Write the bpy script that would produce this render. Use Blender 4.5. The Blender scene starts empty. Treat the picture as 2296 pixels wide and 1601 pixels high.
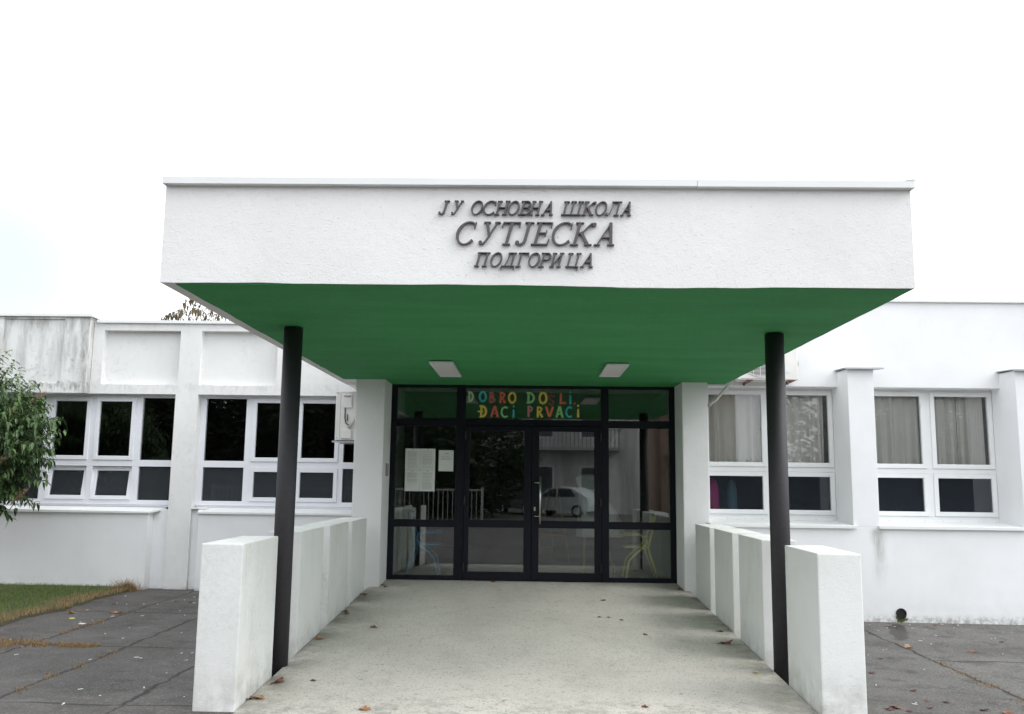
import bpy, bmesh, math, random
from mathutils import Vector, Matrix, noise
S = bpy.context.scene
C = S.collection
RAD = math.radians

# ---------------------------------------------------------------- camera
def make_camera():
    p, y, r = 0.1410, -0.0193, 0.0122
    fw = Vector((math.sin(y)*math.cos(p), math.cos(y)*math.cos(p), math.sin(p)))
    rt = Vector((math.cos(y), -math.sin(y), 0)); up = rt.cross(fw)
    r2 = rt*math.cos(r) + up*math.sin(r); u2 = up*math.cos(r) - rt*math.sin(r)
    cd = bpy.data.cameras.new('camera'); co = bpy.data.objects.new('camera', cd); C.objects.link(co)
    co.matrix_world = Matrix(((r2.x, u2.x, -fw.x, -0.058), (r2.y, u2.y, -fw.y, -12.025),
                              (r2.z, u2.z, -fw.z, 1.267), (0, 0, 0, 1)))
    cd.sensor_width = 36; cd.lens = 2000.3/2296*36; cd.clip_end = 1000
    S.camera = co
make_camera()

# ---------------------------------------------------------------- sky, sun, exposure
SUN_EL, SUN_AZ = RAD(44), RAD(103)      # azimuth from +Y towards +X: in front and to the right of the facade
def make_light():
    w = bpy.data.worlds.new('World'); S.world = w; w.use_nodes = True
    nt = w.node_tree; nt.nodes.clear(); N = nt.nodes.new; L = nt.links.new
    out = N('ShaderNodeOutputWorld'); bg = N('ShaderNodeBackground'); bg.inputs[1].default_value = 0.1
    sky = N('ShaderNodeTexSky'); sky.sky_type = 'NISHITA'; sky.sun_disc = False
    sky.sun_elevation = SUN_EL; sky.sun_rotation = SUN_AZ
    tc = N('ShaderNodeTexCoord')
    # cloud brightness: brighter towards the hidden sun
    sd = Vector((math.sin(SUN_AZ)*math.cos(SUN_EL), math.cos(SUN_AZ)*math.cos(SUN_EL), math.sin(SUN_EL)))
    dot = N('ShaderNodeVectorMath'); dot.operation = 'DOT_PRODUCT'; dot.inputs[1].default_value = sd
    L(tc.outputs['Generated'], dot.inputs[0])
    mr = N('ShaderNodeMapRange'); mr.inputs[1].default_value = -1; mr.inputs[2].default_value = 1
    mr.inputs[3].default_value = 10.5; mr.inputs[4].default_value = 22.5
    L(dot.outputs['Value'], mr.inputs[0])
    nz = N('ShaderNodeTexNoise'); nz.inputs['Scale'].default_value = 2.2; nz.inputs['Detail'].default_value = 5
    L(tc.outputs['Generated'], nz.inputs['Vector'])
    nm = N('ShaderNodeMapRange'); nm.inputs[3].default_value = 0.9; nm.inputs[4].default_value = 1.1
    L(nz.outputs['Fac'], nm.inputs[0])
    mul = N('ShaderNodeMath'); mul.operation = 'MULTIPLY'; L(mr.outputs[0], mul.inputs[0]); L(nm.outputs[0], mul.inputs[1])
    cc = N('ShaderNodeVectorMath'); cc.operation = 'SCALE'; cc.inputs[0].default_value = (0.965, 1.0, 1.045)
    L(mul.outputs[0], cc.inputs['Scale'])
    # a thin place in the cloud, low on the left
    gd = Vector((-0.61, 0.98, 0.24)).normalized()
    d2 = N('ShaderNodeVectorMath'); d2.operation = 'DOT_PRODUCT'; d2.inputs[1].default_value = gd
    L(tc.outputs['Generated'], d2.inputs[0])
    g = N('ShaderNodeMapRange'); g.interpolation_type = 'SMOOTHSTEP'; g.inputs[1].default_value = 0.9925; g.inputs[2].default_value = 1.0005
    g.inputs[3].default_value = 0.97; g.inputs[4].default_value = 0.50
    ad = N('ShaderNodeMath'); ad.operation = 'MULTIPLY_ADD'; ad.inputs[1].default_value = 0.012; 
    L(nz.outputs['Fac'], ad.inputs[0]); L(d2.outputs['Value'], ad.inputs[2])
    sb = N('ShaderNodeMath'); sb.operation = 'SUBTRACT'; sb.inputs[1].default_value = 0.006; L(ad.outputs[0], sb.inputs[0])
    L(sb.outputs[0], g.inputs[0])
    mx = N('ShaderNodeMix'); mx.data_type = 'RGBA'
    L(g.outputs[0], mx.inputs['Factor']); L(sky.outputs[0], mx.inputs['A']); L(cc.outputs[0], mx.inputs['B'])
    L(mx.outputs['Result'], bg.inputs[0]); L(bg.outputs[0], out.inputs[0])
    ld = bpy.data.lights.new('sun', 'SUN'); ld.energy = 1.5; ld.angle = RAD(32); ld.color = (1.0, 0.97, 0.93)
    lo = bpy.data.objects.new('sun', ld); C.objects.link(lo)
    lo.rotation_euler = sd.to_track_quat('Z', 'Y').to_euler(); lo.location = (20, -20, 30)
make_light()
vs = S.view_settings
vs.view_transform = 'Standard'; vs.look = 'None'; vs.exposure = 0.14; vs.gamma = 1.0; vs.use_curve_mapping = False
S.cycles.max_bounces = 10; S.cycles.diffuse_bounces = 5; S.cycles.glossy_bounces = 4
S.cycles.transparent_max_bounces = 16; S.cycles.use_denoising = True
S.cycles.sample_clamp_indirect = 8

# ---------------------------------------------------------------- material helpers
class NT:
    def __init__(s, name):
        s.m = bpy.data.materials.new(name); s.m.use_nodes = True
        s.t = s.m.node_tree; s.t.nodes.clear()
        s.out = s.t.nodes.new('ShaderNodeOutputMaterial')
        s.b = s.t.nodes.new('ShaderNodeBsdfPrincipled'); s.L(s.b.outputs[0], s.out.inputs[0])
        s.pos = s.t.nodes.new('ShaderNodeNewGeometry').outputs['Position']
    def N(s, k, **kw):
        n = s.t.nodes.new('ShaderNode'+k)
        for a, v in kw.items(): setattr(n, a, v)
        return n
    def L(s, a, b): s.t.links.new(a, b)
    def set(s, sock, v):
        if isinstance(v, bpy.types.NodeSocket): s.L(v, sock)
        else: sock.default_value = v
    def noise(s, scale, detail=4, rough=.55, vec=None, stretch=None, dist=0):
        v = vec or s.pos
        if stretch:
            mp = s.N('Mapping'); mp.inputs['Scale'].default_value = stretch; s.L(v, mp.inputs['Vector']); v = mp.outputs[0]
        n = s.N('TexNoise'); n.inputs['Scale'].default_value = scale; n.inputs['Detail'].default_value = detail
        n.inputs['Roughness'].default_value = rough; n.inputs['Distortion'].default_value = dist
        s.L(v, n.inputs['Vector']); return n.outputs['Fac']
    def mr(s, v, a, b, c=0., d=1., smooth=False):
        n = s.N('MapRange'); n.clamp = True
        if smooth: n.interpolation_type = 'SMOOTHSTEP'
        s.L(v, n.inputs[0])
        for i, x in enumerate((a, b, c, d)): n.inputs[i+1].default_value = x
        return n.outputs[0]
    def math(s, op, a, b=0., c=0.):
        n = s.N('Math', operation=op); s.set(n.inputs[0], a); s.set(n.inputs[1], b); s.set(n.inputs[2], c); return n.outputs[0]
    def mix(s, f, a, b):
        n = s.N('Mix', data_type='RGBA'); s.set(n.inputs['Factor'], f)
        for k, v in (('A', a), ('B', b)):
            if isinstance(v, bpy.types.NodeSocket): s.L(v, n.inputs[k])
            else: n.inputs[k].default_value = (*v, 1)
        return n.outputs['Result']
    def xyz(s):
        n = s.N('SeparateXYZ'); s.L(s.pos, n.inputs[0]); return n.outputs
    def col(s, v):
        if isinstance(v, bpy.types.NodeSocket): s.L(v, s.b.inputs['Base Color'])
        else: s.b.inputs['Base Color'].default_value = (*v, 1)
    def bump(s, h, strength=.3, dist=.004):
        n = s.N('Bump'); n.inputs['Strength'].default_value = strength; n.inputs['Distance'].default_value = dist
        s.L(h, n.inputs['Height']); s.L(n.outputs[0], s.b.inputs['Normal'])
    def rough(s, v): s.set(s.b.inputs['Roughness'], v)

def plain(name, c, rough=.6, var=.12, scale=14, metal=0, bump=0):
    n = NT(name); f = n.noise(scale, 5)
    a = tuple(x*(1-var) for x in c); b = tuple(min(1, x*(1+var)) for x in c)
    n.col(n.mix(n.mr(f, .3, .7), a, b)); n.rough(rough); n.b.inputs['Metallic'].default_value = metal
    if bump: n.bump(n.noise(scale*8, 3), .4, bump)
    return n.m

def stucco(name, c=(.80, .80, .80), dirt=.25, bump=.5, fleck=True, stain=0., base=True, streak=False, fl=1.3):
    n = NT(name); x, y, z = n.xyz()
    big = n.noise(1.3, 5); fine = n.noise(26, 6, .6)
    k = n.mix(n.mr(big, .35, .75), tuple(q*1.02 for q in c), tuple(q*.94 for q in (c[0], c[1]*.995, c[2]*.98)))
    # dirt rising from the base
    if base:
        b = n.math('MULTIPLY', n.mr(z, -.40, .12, 1, 0, True), n.mr(n.noise(5, 6, .65), .36, .72))
        k = n.mix(n.math('MULTIPLY', b, dirt), k, (.30, .29, .25))
        blot = n.math('MULTIPLY', n.mr(n.noise(2.3, 7, .68, stretch=(1, 1, .45)), .56, .74), n.mr(fine, .3, .7))
        k = n.mix(n.math('MULTIPLY', blot, dirt*.62), k, (.32, .31, .28))
        k = n.mix(n.math('MULTIPLY', n.math('MULTIPLY', n.mr(n.noise(1.4, 7, .7, stretch=(1, 1, .35)), .48, .62), n.mr(n.noise(30, 4, .7), .35, .65)), dirt*.20), k, (.38, .37, .34))
    if streak:
        q = n.math('MULTIPLY', n.mr(n.math('ABSOLUTE', n.math('SUBTRACT', n.math('ADD', x, n.math('MULTIPLY', n.noise(6, 4), .10)), 4.30)), .13, .0, 0, 1, True), n.mr(z, -.05, .70, 0, 1, True))
        q = n.math('MULTIPLY', q, n.math('MULTIPLY', n.mr(n.noise(4, 7, .7, stretch=(2, 2, .5)), .36, .66), n.mr(z, .79, .74, 0, 1)))
        k = n.mix(n.math('MULTIPLY', q, .72), k, (.30, .285, .25))
        lowb = n.math('MULTIPLY', n.mr(z, -.225, -.32, 0, 1, True), n.mr(n.noise(18, 6, .7), .40, .62))
        k = n.mix(n.math('MULTIPLY', lowb, .6), k, (.12, .115, .09))
    if stain:
        stain_v = n.N('Value').outputs[0]; stain_v.default_value = stain if stain > .5 else 0.
        st = n.noise(3.2, 8, .70, stretch=(1.5, 1.5, .22))
        up = n.mr(z, 2.55, 3.65, .20, 1.0)
        s1 = n.math('MULTIPLY', n.mr(st, .44, .68), up)
        s1 = n.math('MAXIMUM', s1, n.math('MULTIPLY', n.math('MULTIPLY', n.mr(n.math('ABSOLUTE', n.math('ADD', x, 6.60)), .13, .03, 0, .8, True), n.mr(n.noise(5, 7, .7, stretch=(2, 2, .4)), .34, .6)), n.mr(stain_v, 0, 1)))
        spots = n.math('MULTIPLY', n.mr(n.noise(11, 8, .75), .50, .66), n.mr(n.noise(1.7, 3), .42, .66))
        band = n.math('MULTIPLY', n.mr(z, 2.71, 2.645, 0, 1, True), n.mr(n.noise(14, 6, .7, stretch=(1, 1, .4)), .42, .62))
        band = n.math('MULTIPLY', band, n.mr(z, 2.50, 2.60, .25, 1))
        top = n.math('MULTIPLY', n.mr(z, 3.30, 3.58, 0, .9, True), n.mr(n.noise(4.5, 8, .7, stretch=(1, 1, .35)), .45, .66))
        s_all = n.math('MAXIMUM', n.math('MAXIMUM', n.math('MULTIPLY', s1, 1. if stain > .5 else .3), n.math('MULTIPLY', spots, .8)), n.math('MAXIMUM', n.math('MULTIPLY', band, .8), top))
        k = n.mix(n.math('MULTIPLY', s_all, stain), k, (.10, .10, .085))
    n.col(k); n.rough(.9)
    h = n.math('MULTIPLY', n.noise(70, 4, .6), .6)
    if fleck:
        mp = n.N('Mapping'); mp.inputs['Rotation'].default_value = (0, RAD(38), 0); mp.inputs['Scale'].default_value = (46, 75, 130)
        n.L(n.pos, mp.inputs['Vector'])
        f2 = n.noise(1., 3, .5, vec=mp.outputs[0], dist=.6)
        h = n.math('ADD', h, n.mr(f2, .60, .74, 0, fl))
        h = n.math('ADD', h, n.math('MULTIPLY', n.noise(14, 4), .8))
    n.bump(h, bump, .006)
    return n.m

M = {}
M['render'] = stucco('white_render')
M['fascia'] = stucco('white_fascia_render', (.815, .81, .80), bump=.62, base=False, fl=.55)
M['pier'] = stucco('white_pier_render', (.80, .81, .79), dirt=1.0, bump=.40)
M['stained'] = stucco('weathered_render', (.78, .78, .77), stain=.95, bump=.45)
M['dusty'] = stucco('slightly_weathered_render', (.80, .80, .79), stain=.22, bump=.35, streak=True)
M['smooth'] = stucco('smooth_render', (.82, .825, .835), dirt=.22, bump=.22, fleck=False, streak=True)
M['metal_trim'] = plain('white_coping_metal', (.78, .79, .78), .45, .03, 3)
M['grey_trim'] = plain('grey_cap_metal', (.42, .44, .47), .45, .1, 6)
M['pvc'] = plain('white_pvc', (.80, .81, .85), .3, .02, 5)
M['pvc_warm'] = plain('white_pvc_aged', (.79, .80, .80), .35, .03, 5)
M['anthracite'] = plain('anthracite_aluminium', (.005, .006, .012), .5, .1, 8)
M['anthracite'].node_tree.nodes['Principled BSDF'].inputs['Specular IOR Level'].default_value = .22
M['column'] = plain('anthracite_column_paint', (.026, .024, .028), .6, .12, 30, bump=.001)
M['letter'] = plain('dark_lettering_metal', (.085, .075, .08), .5, .2, 60)
M['steel'] = plain('brushed_steel', (.62, .60, .55), .3, .05, 40, metal=1)
M['black'] = plain('black_plastic', (.008, .008, .008), .5, .1)
M['paper'] = plain('printed_paper', (.74, .76, .72), .8, .03, 9)
M['ink'] = plain('print_grey', (.38, .39, .38), .8, .2, 200)
M['ink_dark'] = plain('print_black', (.06, .06, .06), .8, .1)
M['ac'] = plain('ac_white_enamel', (.74, .73, .70), .4, .04, 5)
M['ac_dark'] = plain('ac_grille_dark', (.05, .05, .055), .6, .1)
M['ac_grey'] = plain('ac_grey_detail', (.30, .29, .29), .6, .1)
M['rust'] = plain('rusty_bracket', (.13, .065, .05), .85, .5, 40)
M['conduit'] = plain('grey_conduit', (.50, .48, .44), .55, .08)
M['diffuser'] = plain('light_diffuser', (.86, .83, .81), .35, .02, 4)
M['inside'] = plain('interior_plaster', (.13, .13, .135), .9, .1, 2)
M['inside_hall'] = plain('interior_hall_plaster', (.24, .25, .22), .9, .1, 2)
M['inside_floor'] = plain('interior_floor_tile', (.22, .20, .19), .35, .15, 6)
M['roof'] = plain('roof_membrane', (.25, .25, .25), .9, .15, 3)
M['bark'] = plain('bark', (.10, .075, .055), .9, .4, 18, bump=.006)
M['panicle'] = plain('dry_panicle', (.24, .15, .09), .9, .4, 30)

def glass(name, refl=.07, tint=(.86, .90, .88), film=None):
    n = NT(name); n.t.nodes.remove(n.b)
    tr = n.N('BsdfTransparent'); tr.inputs[0].default_value = (*tint, 1)
    gl = n.N('BsdfGlossy'); gl.inputs['Roughness'].default_value = 0.0; gl.inputs[0].default_value = (1, 1, 1, 1)
    fr = n.N('Fresnel'); fr.inputs[0].default_value = 1.5
    f = n.math('MINIMUM', n.math('ADD', fr.outputs[0], refl), 1.)
    base = tr.outputs[0]
    if film:
        df = n.N('BsdfDiffuse'); df.inputs[0].default_value = (*film[0], 1)
        m0 = n.N('MixShader'); m0.inputs[0].default_value = film[1]; n.L(base, m0.inputs[1]); n.L(df.outputs[0], m0.inputs[2]); base = m0.outputs[0]
    mx = n.N('MixShader'); n.L(f, mx.inputs[0]); n.L(base, mx.inputs[1]); n.L(gl.outputs[0], mx.inputs[2])
    n.L(mx.outputs[0], n.out.inputs[0]); return n.m
M['glass_door'] = glass('door_glass', .05, (.90, .94, .92))
M['glass'] = glass('window_glass', .0, (.99, 1., .995))
M['glass_lower'] = glass('dark_filmed_glass', .0, (.86, .89, .92), ((.13, .16, .205), .075))
M['glass_film'] = glass('filmed_window_glass', .0, (.85, .88, .90), ((.34, .38, .42), .085))

def soffit_mat():
    n = NT('green_soffit_paint')
    f = n.math('ADD', n.math('MULTIPLY', n.noise(1.6, 5, stretch=(.5, 2, 1)), .5), n.math('MULTIPLY', n.noise(42, 4, .7, stretch=(.5, 1.5, 1)), .5)); g = n.noise(60, 3)
    n.col(n.mix(n.mr(f, .3, .7), (.032, .235, .066), (.056, .345, .108))); n.rough(.85)
    n.bump(n.math('ADD', g, n.noise(28, 5, .65, stretch=(.6, 1.6, 1))), .8, .006); return n.m
M['soffit'] = soffit_mat()

def asphalt_mat():
    n = NT('old_asphalt_slabs'); x, y, z = n.xyz()
    wx = n.math('MULTIPLY', n.math('SUBTRACT', n.noise(3.5, 5), .5), .15); wy = n.math('MULTIPLY', n.math('SUBTRACT', n.noise(3.1, 5, vec=n.pos), .5), .14)
    fx = n.math('MULTIPLY', n.math('SUBTRACT', n.noise(28, 4), .5), .035)
    X = n.math('ADD', n.math('ADD', x, wx), fx); Y = n.math('ADD', n.math('ADD', y, wy), fx)
    def grid(v, off, pitch):
        q = n.math('MODULO', n.math('ADD', v, off), pitch)
        q = n.math('ABSOLUTE', n.math('SUBTRACT', q, pitch/2)); return q      # distance to the joint
    jx = grid(X, 5.68+.9350*.5+.9350*200, .9350)
    jy = grid(Y, 1.28+2.135*.5+2.135*200, 2.135)
    # the right-hand yard was cast in bigger slabs
    rx = n.math('ABSOLUTE', n.math('SUBTRACT', X, 3.77)); ry = n.math('ABSOLUTE', n.math('SUBTRACT', Y, -3.24))
    ry = n.math('ADD', ry, n.mr(x, 3.60, 3.70, 5, 0))
    right = n.mr(x, -.1, .1)
    jl = n.math('MINIMUM', jx, jy); jr = n.math('MINIMUM', rx, ry)
    j = n.math('ADD', n.math('MULTIPLY', jl, n.math('SUBTRACT', 1., right)), n.math('MULTIPLY', jr, right))
    wid = n.mr(n.noise(2.2, 4), .35, .7, .011, .036)
    crack = n.math('SUBTRACT', 1., n.math('SMOOTH_MIN', 1., n.math('DIVIDE', j, wid), .2))
    crack = n.mr(crack, .0, .7)
    dirt = n.math('MULTIPLY', n.mr(j, 0, .10, 1, 0, True), n.mr(n.noise(5, 6, .65), .5, .68))
    spk = n.noise(85, 3, .6); sp2 = n.noise(48, 5, .7); big = n.noise(.9, 6, .6)
    base = n.mix(n.mr(big, .3, .7), (.050, .044, .040), (.096, .087, .080))
    base = n.mix(right, base, n.mix(n.mr(big, .3, .7), (.076, .072, .064), (.158, .152, .140)))
    base = n.mix(n.mr(spk, .555, .66, 0, .75), base, (.27, .255, .235))
    base = n.mix(n.mr(sp2, .56, .38, 0, .75), base, (.026, .024, .024))
    blo = n.noise(3.1, 8, .72); base = n.mix(n.mr(blo, .51, .66, 0, .75), base, (.030, .026, .022))
    base = n.mix(n.mr(n.noise(2.1, 7, .7, stretch=(1, 1, 1), dist=.8), .56, .70, 0, .30), base, (.20, .19, .175))
    base = n.mix(n.math('MULTIPLY', dirt, .75), base, (.085, .070, .036))
    hair = n.math('ABSOLUTE', n.math('SUBTRACT', n.noise(1.15, 6, .6, dist=.4), .5))
    hair = n.math('MULTIPLY', n.mr(hair, .0045, .0015), n.mr(n.noise(.8, 3), .47, .56))
    base = n.mix(n.math('MULTIPLY', hair, .85), base, (.018, .015, .012))
    base = n.mix(crack, base, (.014, .012, .010))
    # wet run below the drain, the pipe's dark reflection painted into its colour
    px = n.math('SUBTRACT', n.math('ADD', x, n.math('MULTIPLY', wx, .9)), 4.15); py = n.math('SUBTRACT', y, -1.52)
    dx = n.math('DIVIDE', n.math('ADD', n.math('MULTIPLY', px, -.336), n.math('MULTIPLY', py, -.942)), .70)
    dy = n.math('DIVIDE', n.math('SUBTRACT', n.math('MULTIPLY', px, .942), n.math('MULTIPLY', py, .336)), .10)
    damp_reflection = n.mr(n.math('ADD', n.math('MULTIPLY', dx, dx), n.math('MULTIPLY', dy, dy)), 1.1, .55, 0, 1, True)
    base = n.mix(n.math('MULTIPLY', damp_reflection, .9), base, (.016, .012, .008))
    n.col(base)
    n.rough(n.math('SUBTRACT', n.mr(big, .35, .7, .80, .62), n.math('MULTIPLY', damp_reflection, .22)))
    n.bump(n.math('SUBTRACT', n.math('MULTIPLY', n.noise(150, 3), .5), n.math('MULTIPLY', crack, 2.)), .7, .008)
    return n.m
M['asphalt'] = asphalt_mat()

def porch_mat():
    n = NT('worn_concrete_porch'); x, y, z = n.xyz()
    big = n.noise(1.1, 6, .6); med = n.noise(6, 7, .65)
    k = n.mix(n.mr(big, .3, .7), (.54, .508, .455), (.625, .588, .53))
    k = n.mix(n.math('MULTIPLY', n.mr(med, .52, .70), .26), k, (.29, .275, .235))
    edge = n.math('MAXIMUM', n.mr(x, -1.70, -2.03, 0, 1, True), n.mr(x, 1.55, 1.97, 0, 1, True))
    edge = n.math('MULTIPLY', edge, n.mr(n.noise(3.4, 7, .65), .36, .60))
    k = n.mix(n.math('MULTIPLY', n.mr(n.noise(1.7, 7, .7, stretch=(1, .5, 1)), .52, .68), .24), k, (.27, .26, .22))
    k = n.mix(n.math('MULTIPLY', edge, .75), k, (.15, .145, .115))
    wear = n.math('MULTIPLY', n.mr(y, -5.0, -5.7, 0, 1, True), n.mr(n.noise(9, 8, .7), .47, .60))
    k = n.mix(n.math('MULTIPLY', wear, .5), k, (.20, .195, .18))
    spk = n.noise(60, 3, .6); k = n.mix(n.mr(spk, .565, .64, 0, .60), k, (.15, .14, .12))
    drip = n.math('MULTIPLY', n.mr(n.noise(16, 3, .5), .66, .72), .55); k = n.mix(drip, k, (.13, .12, .10))
    n.col(k); n.rough(n.mr(big, .3, .7, .55, .75)); n.bump(n.math('ADD', n.noise(120, 4), n.math('MULTIPLY', med, 1.5)), .3, .004)
    return n.m
M['porch'] = porch_mat()
def soil_mat():
    n = NT('lawn_soil'); f = n.noise(4, 6); g = n.noise(60, 5, .7)
    n.col(n.mix(n.mr(g, .35, .65), n.mix(n.mr(f, .4, .65), (.045, .065, .02), (.085, .075, .03)), (.05, .042, .026))); n.rough(.95); n.bump(g, .8, .02); return n.m
M['soil'] = soil_mat()

def leafmat(name, cols, rough=.5, spec=.35, trans=.25, scale=7):
    n = NT(name)
    oi = n.N('Attribute'); oi.attribute_name = 'tint'; oi.attribute_type = 'GEOMETRY'
    r = n.N('ValToRGB'); e = r.color_ramp.elements
    while len(e) < len(cols): e.new(.5)
    for i, c in enumerate(cols): e[i].position = i/(len(cols)-1); e[i].color = (*c, 1)
    n.L(oi.outputs['Fac'], r.inputs[0]); n.col(r.outputs[0]); n.rough(rough); n.b.inputs['Specular IOR Level'].default_value = spec
    tl = n.N('BsdfTranslucent'); n.L(r.outputs[0], tl.inputs[0])
    mx = n.N('MixShader'); mx.inputs[0].default_value = trans; n.L(n.b.outputs[0], mx.inputs[1]); n.L(tl.outputs[0], mx.inputs[2]); n.L(mx.outputs[0], n.out.inputs[0])
    return n.m
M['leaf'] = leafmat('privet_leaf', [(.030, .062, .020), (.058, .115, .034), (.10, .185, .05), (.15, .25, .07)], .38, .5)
M['leaf_autumn'] = leafmat('autumn_leaf', [(.10, .075, .035), (.085, .085, .035), (.17, .10, .06), (.12, .12, .045)], .6, .3)
M['leaf_dark'] = leafmat('dark_evergreen_leaf', [(.012, .022, .009), (.020, .036, .013), (.03, .05, .018)], .6, .3, .15)
M['grass'] = leafmat('lawn_grass', [(.10, .145, .042), (.14, .20, .06), (.19, .215, .085), (.28, .205, .095), (.36, .25, .125)], .7, .2, .3)
M['dry'] = leafmat('dry_grass', [(.19, .125, .06), (.30, .20, .10), (.42, .30, .16)], .8, .2, .3)
M['fallen'] = leafmat('fallen_leaf', [(.085, .030, .018), (.22, .085, .035), (.32, .15, .065)], .65, .3, .1)
M['fallen_red'] = plain('fallen_leaf_dark_red', (.085, .022, .02), .6, .4, 60)
M['fallen_brown'] = plain('fallen_leaf_brown', (.20, .075, .038), .65, .4, 60)
M['fallen_orange'] = plain('fallen_leaf_orange', (.36, .17, .07), .65, .4, 60)
M['fallen_yellow'] = plain('fallen_leaf_yellow', (.46, .32, .07), .65, .3, 60)
M['litter'] = plain('white_litter', (.72, .72, .70), .7, .1)
M['litter_yellow'] = plain('yellow_litter', (.62, .60, .20), .6, .1)
def curtain_mat():
    n = NT('curtain_cloth'); f = n.noise(3, 5)
    n.col(n.mix(n.mr(f, .3, .7), (.80, .78, .73), (.86, .84, .80))); n.rough(.9)
    tl = n.N('BsdfTranslucent'); tl.inputs[0].default_value = (.5, .48, .43, 1)
    mx = n.N('MixShader'); mx.inputs[0].default_value = .3; n.L(n.b.outputs[0], mx.inputs[1]); n.L(tl.outputs[0], mx.inputs[2]); n.L(mx.outputs[0], n.out.inputs[0])
    return n.m
M['curtain'] = curtain_mat()
for k, c in dict(pale_green=(.42, .62, .34), teal=(.06, .50, .52), dull_red=(.48, .13, .12), red=(.72, .13, .10), yellow=(.78, .56, .10),
                 green=(.28, .60, .24), dark_red=(.26, .07, .07), pink=(.58, .20, .22), orange=(.80, .20, .09),
                 chair_yellow=(.78, .66, .08), chair_blue=(.10, .30, .55), coat_pink=(.75, .08, .30), coat_teal=(.18, .30, .33), wood=(.42, .24, .13), cloth=(.7, .7, .72)).items():
    M[k] = plain(k+'_colour', c, .6, .06, 30)

# ---------------------------------------------------------------- mesh helpers
class MB:
    def __init__(s): s.v = []; s.f = []; s.tint = []
    def add(s, vs, fs, tint=0.):
        o = len(s.v); s.v += [tuple(p) for p in vs]; s.f += [tuple(i+o for i in f) for f in fs]; s.tint += [tint]*len(fs); return s
    def box(s, x0, x1, y0, y1, z0, z1):
        s.add([(x0,y0,z0),(x1,y0,z0),(x1,y1,z0),(x0,y1,z0),(x0,y0,z1),(x1,y0,z1),(x1,y1,z1),(x0,y1,z1)],
              [(0,3,2,1),(4,5,6,7),(0,1,5,4),(1,2,6,5),(2,3,7,6),(3,0,4,7)]); return s
    def hexa(s, p):        # 8 corners, bottom ring then top ring
        s.add(p, [(0,3,2,1),(4,5,6,7),(0,1,5,4),(1,2,6,5),(2,3,7,6),(3,0,4,7)]); return s
    def tube(s, pts, rad, n=10, cap=True):
        pts = [Vector(p) for p in pts]; rr = rad if isinstance(rad, (list, tuple)) else [rad]*len(pts)
        ring = []; prev = None
        for i, p in enumerate(pts):
            t = (pts[min(i+1, len(pts)-1)] - pts[max(i-1, 0)]).normalized()
            a = prev if prev is not None else (Vector((0,0,1)) if abs(t.z) < .9 else Vector((1,0,0)))
            u = (a - t*a.dot(t)).normalized(); prev = u; w = t.cross(u)
            ring.append([p + (u*math.cos(2*math.pi*k/n) + w*math.sin(2*math.pi*k/n))*rr[i] for k in range(n)])
        vs = [q for r in ring for q in r]; fs = []
        for i in range(len(pts)-1):
            for k in range(n): fs.append((i*n+k, i*n+(k+1)%n, (i+1)*n+(k+1)%n, (i+1)*n+k))
        if cap: fs += [tuple(range(n))[::-1], tuple((len(pts)-1)*n+k for k in range(n))]
        s.add(vs, fs); return s
    def poly(s, pts, z0, z1):   # vertical prism over an XY polygon
        n = len(pts); vs = [(x, y, z0) for x, y in pts] + [(x, y, z1) for x, y in pts]
        s.add(vs, [tuple(range(n))[::-1], tuple(range(n, 2*n))] + [(k, (k+1)%n, n+(k+1)%n, n+k) for k in range(n)]); return s

def obj(name, mb, mat, parent=None, bevel=0, smooth=False, tint=False, recalc=True):
    me = bpy.data.meshes.new(name); org = Vector((0,0,0))
    if parent is not None: org = parent.matrix_world.translation if parent.get('_w') is None else Vector(parent['_w'])
    me.from_pydata([Vector(p)-org for p in mb.v], [], mb.f)
    if recalc or bevel:
        bm = bmesh.new(); bm.from_mesh(me)
        if recalc: bmesh.ops.recalc_face_normals(bm, faces=bm.faces)
        if bevel: bmesh.ops.bevel(bm, geom=[e for e in bm.edges if len(e.link_faces) == 2 and e.calc_face_angle(0) > .5], offset=bevel, segments=2, affect='EDGES', profile=.6)
        bm.to_mesh(me); bm.free()
    if tint:
        at = me.attributes.new('tint', 'FLOAT', 'FACE')
        at.data.foreach_set('value', mb.tint)
    if mat: me.materials.append(M[mat] if isinstance(mat, str) else mat)
    if smooth: me.polygons.foreach_set('use_smooth', [True]*len(me.polygons))
    o = bpy.data.objects.new(name, me); C.objects.link(o)
    if parent is not None: o.parent = parent; o['_w'] = tuple(org)
    return o
def recenter(o, loc):     # give a single-mesh thing its origin at its own base
    loc = Vector(loc); o.data.transform(Matrix.Translation(-loc)); o.location = loc; return o
def thing(name, label, cat, loc=(0,0,0), group=None):
    o = bpy.data.objects.new(name, None); C.objects.link(o); o.location = loc; o.empty_display_size = .2; o['_w'] = tuple(loc)
    return tag(o, label, cat, group)
def tag(o, label, cat, group=None):
    o['label'] = label; o['category'] = cat
    if group: o['group'] = group
    return o
def struct(o, kind='structure'): o['kind'] = kind; return o

# ================================================================= GROUND
GZ = lambda x: -.315 - .0055*max(-14, min(14, x))
g = MB(); xs = [-400, -60, -14] + [-12+2*i for i in range(13)] + [14, 60, 400]; ys = [-400, -60, -20, -8, -6, -4, -2, 0, 2, 20, 400]
for j in range(len(ys)):
    for i in range(len(xs)): g.v.append((xs[i], ys[j], GZ(xs[i])))
for j in range(len(ys)-1):
    for i in range(len(xs)-1):
        a = j*len(xs)+i; g.f.append((a, a+1, a+1+len(xs), a+len(xs)))
struct(obj('ground', g, 'asphalt'))
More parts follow.
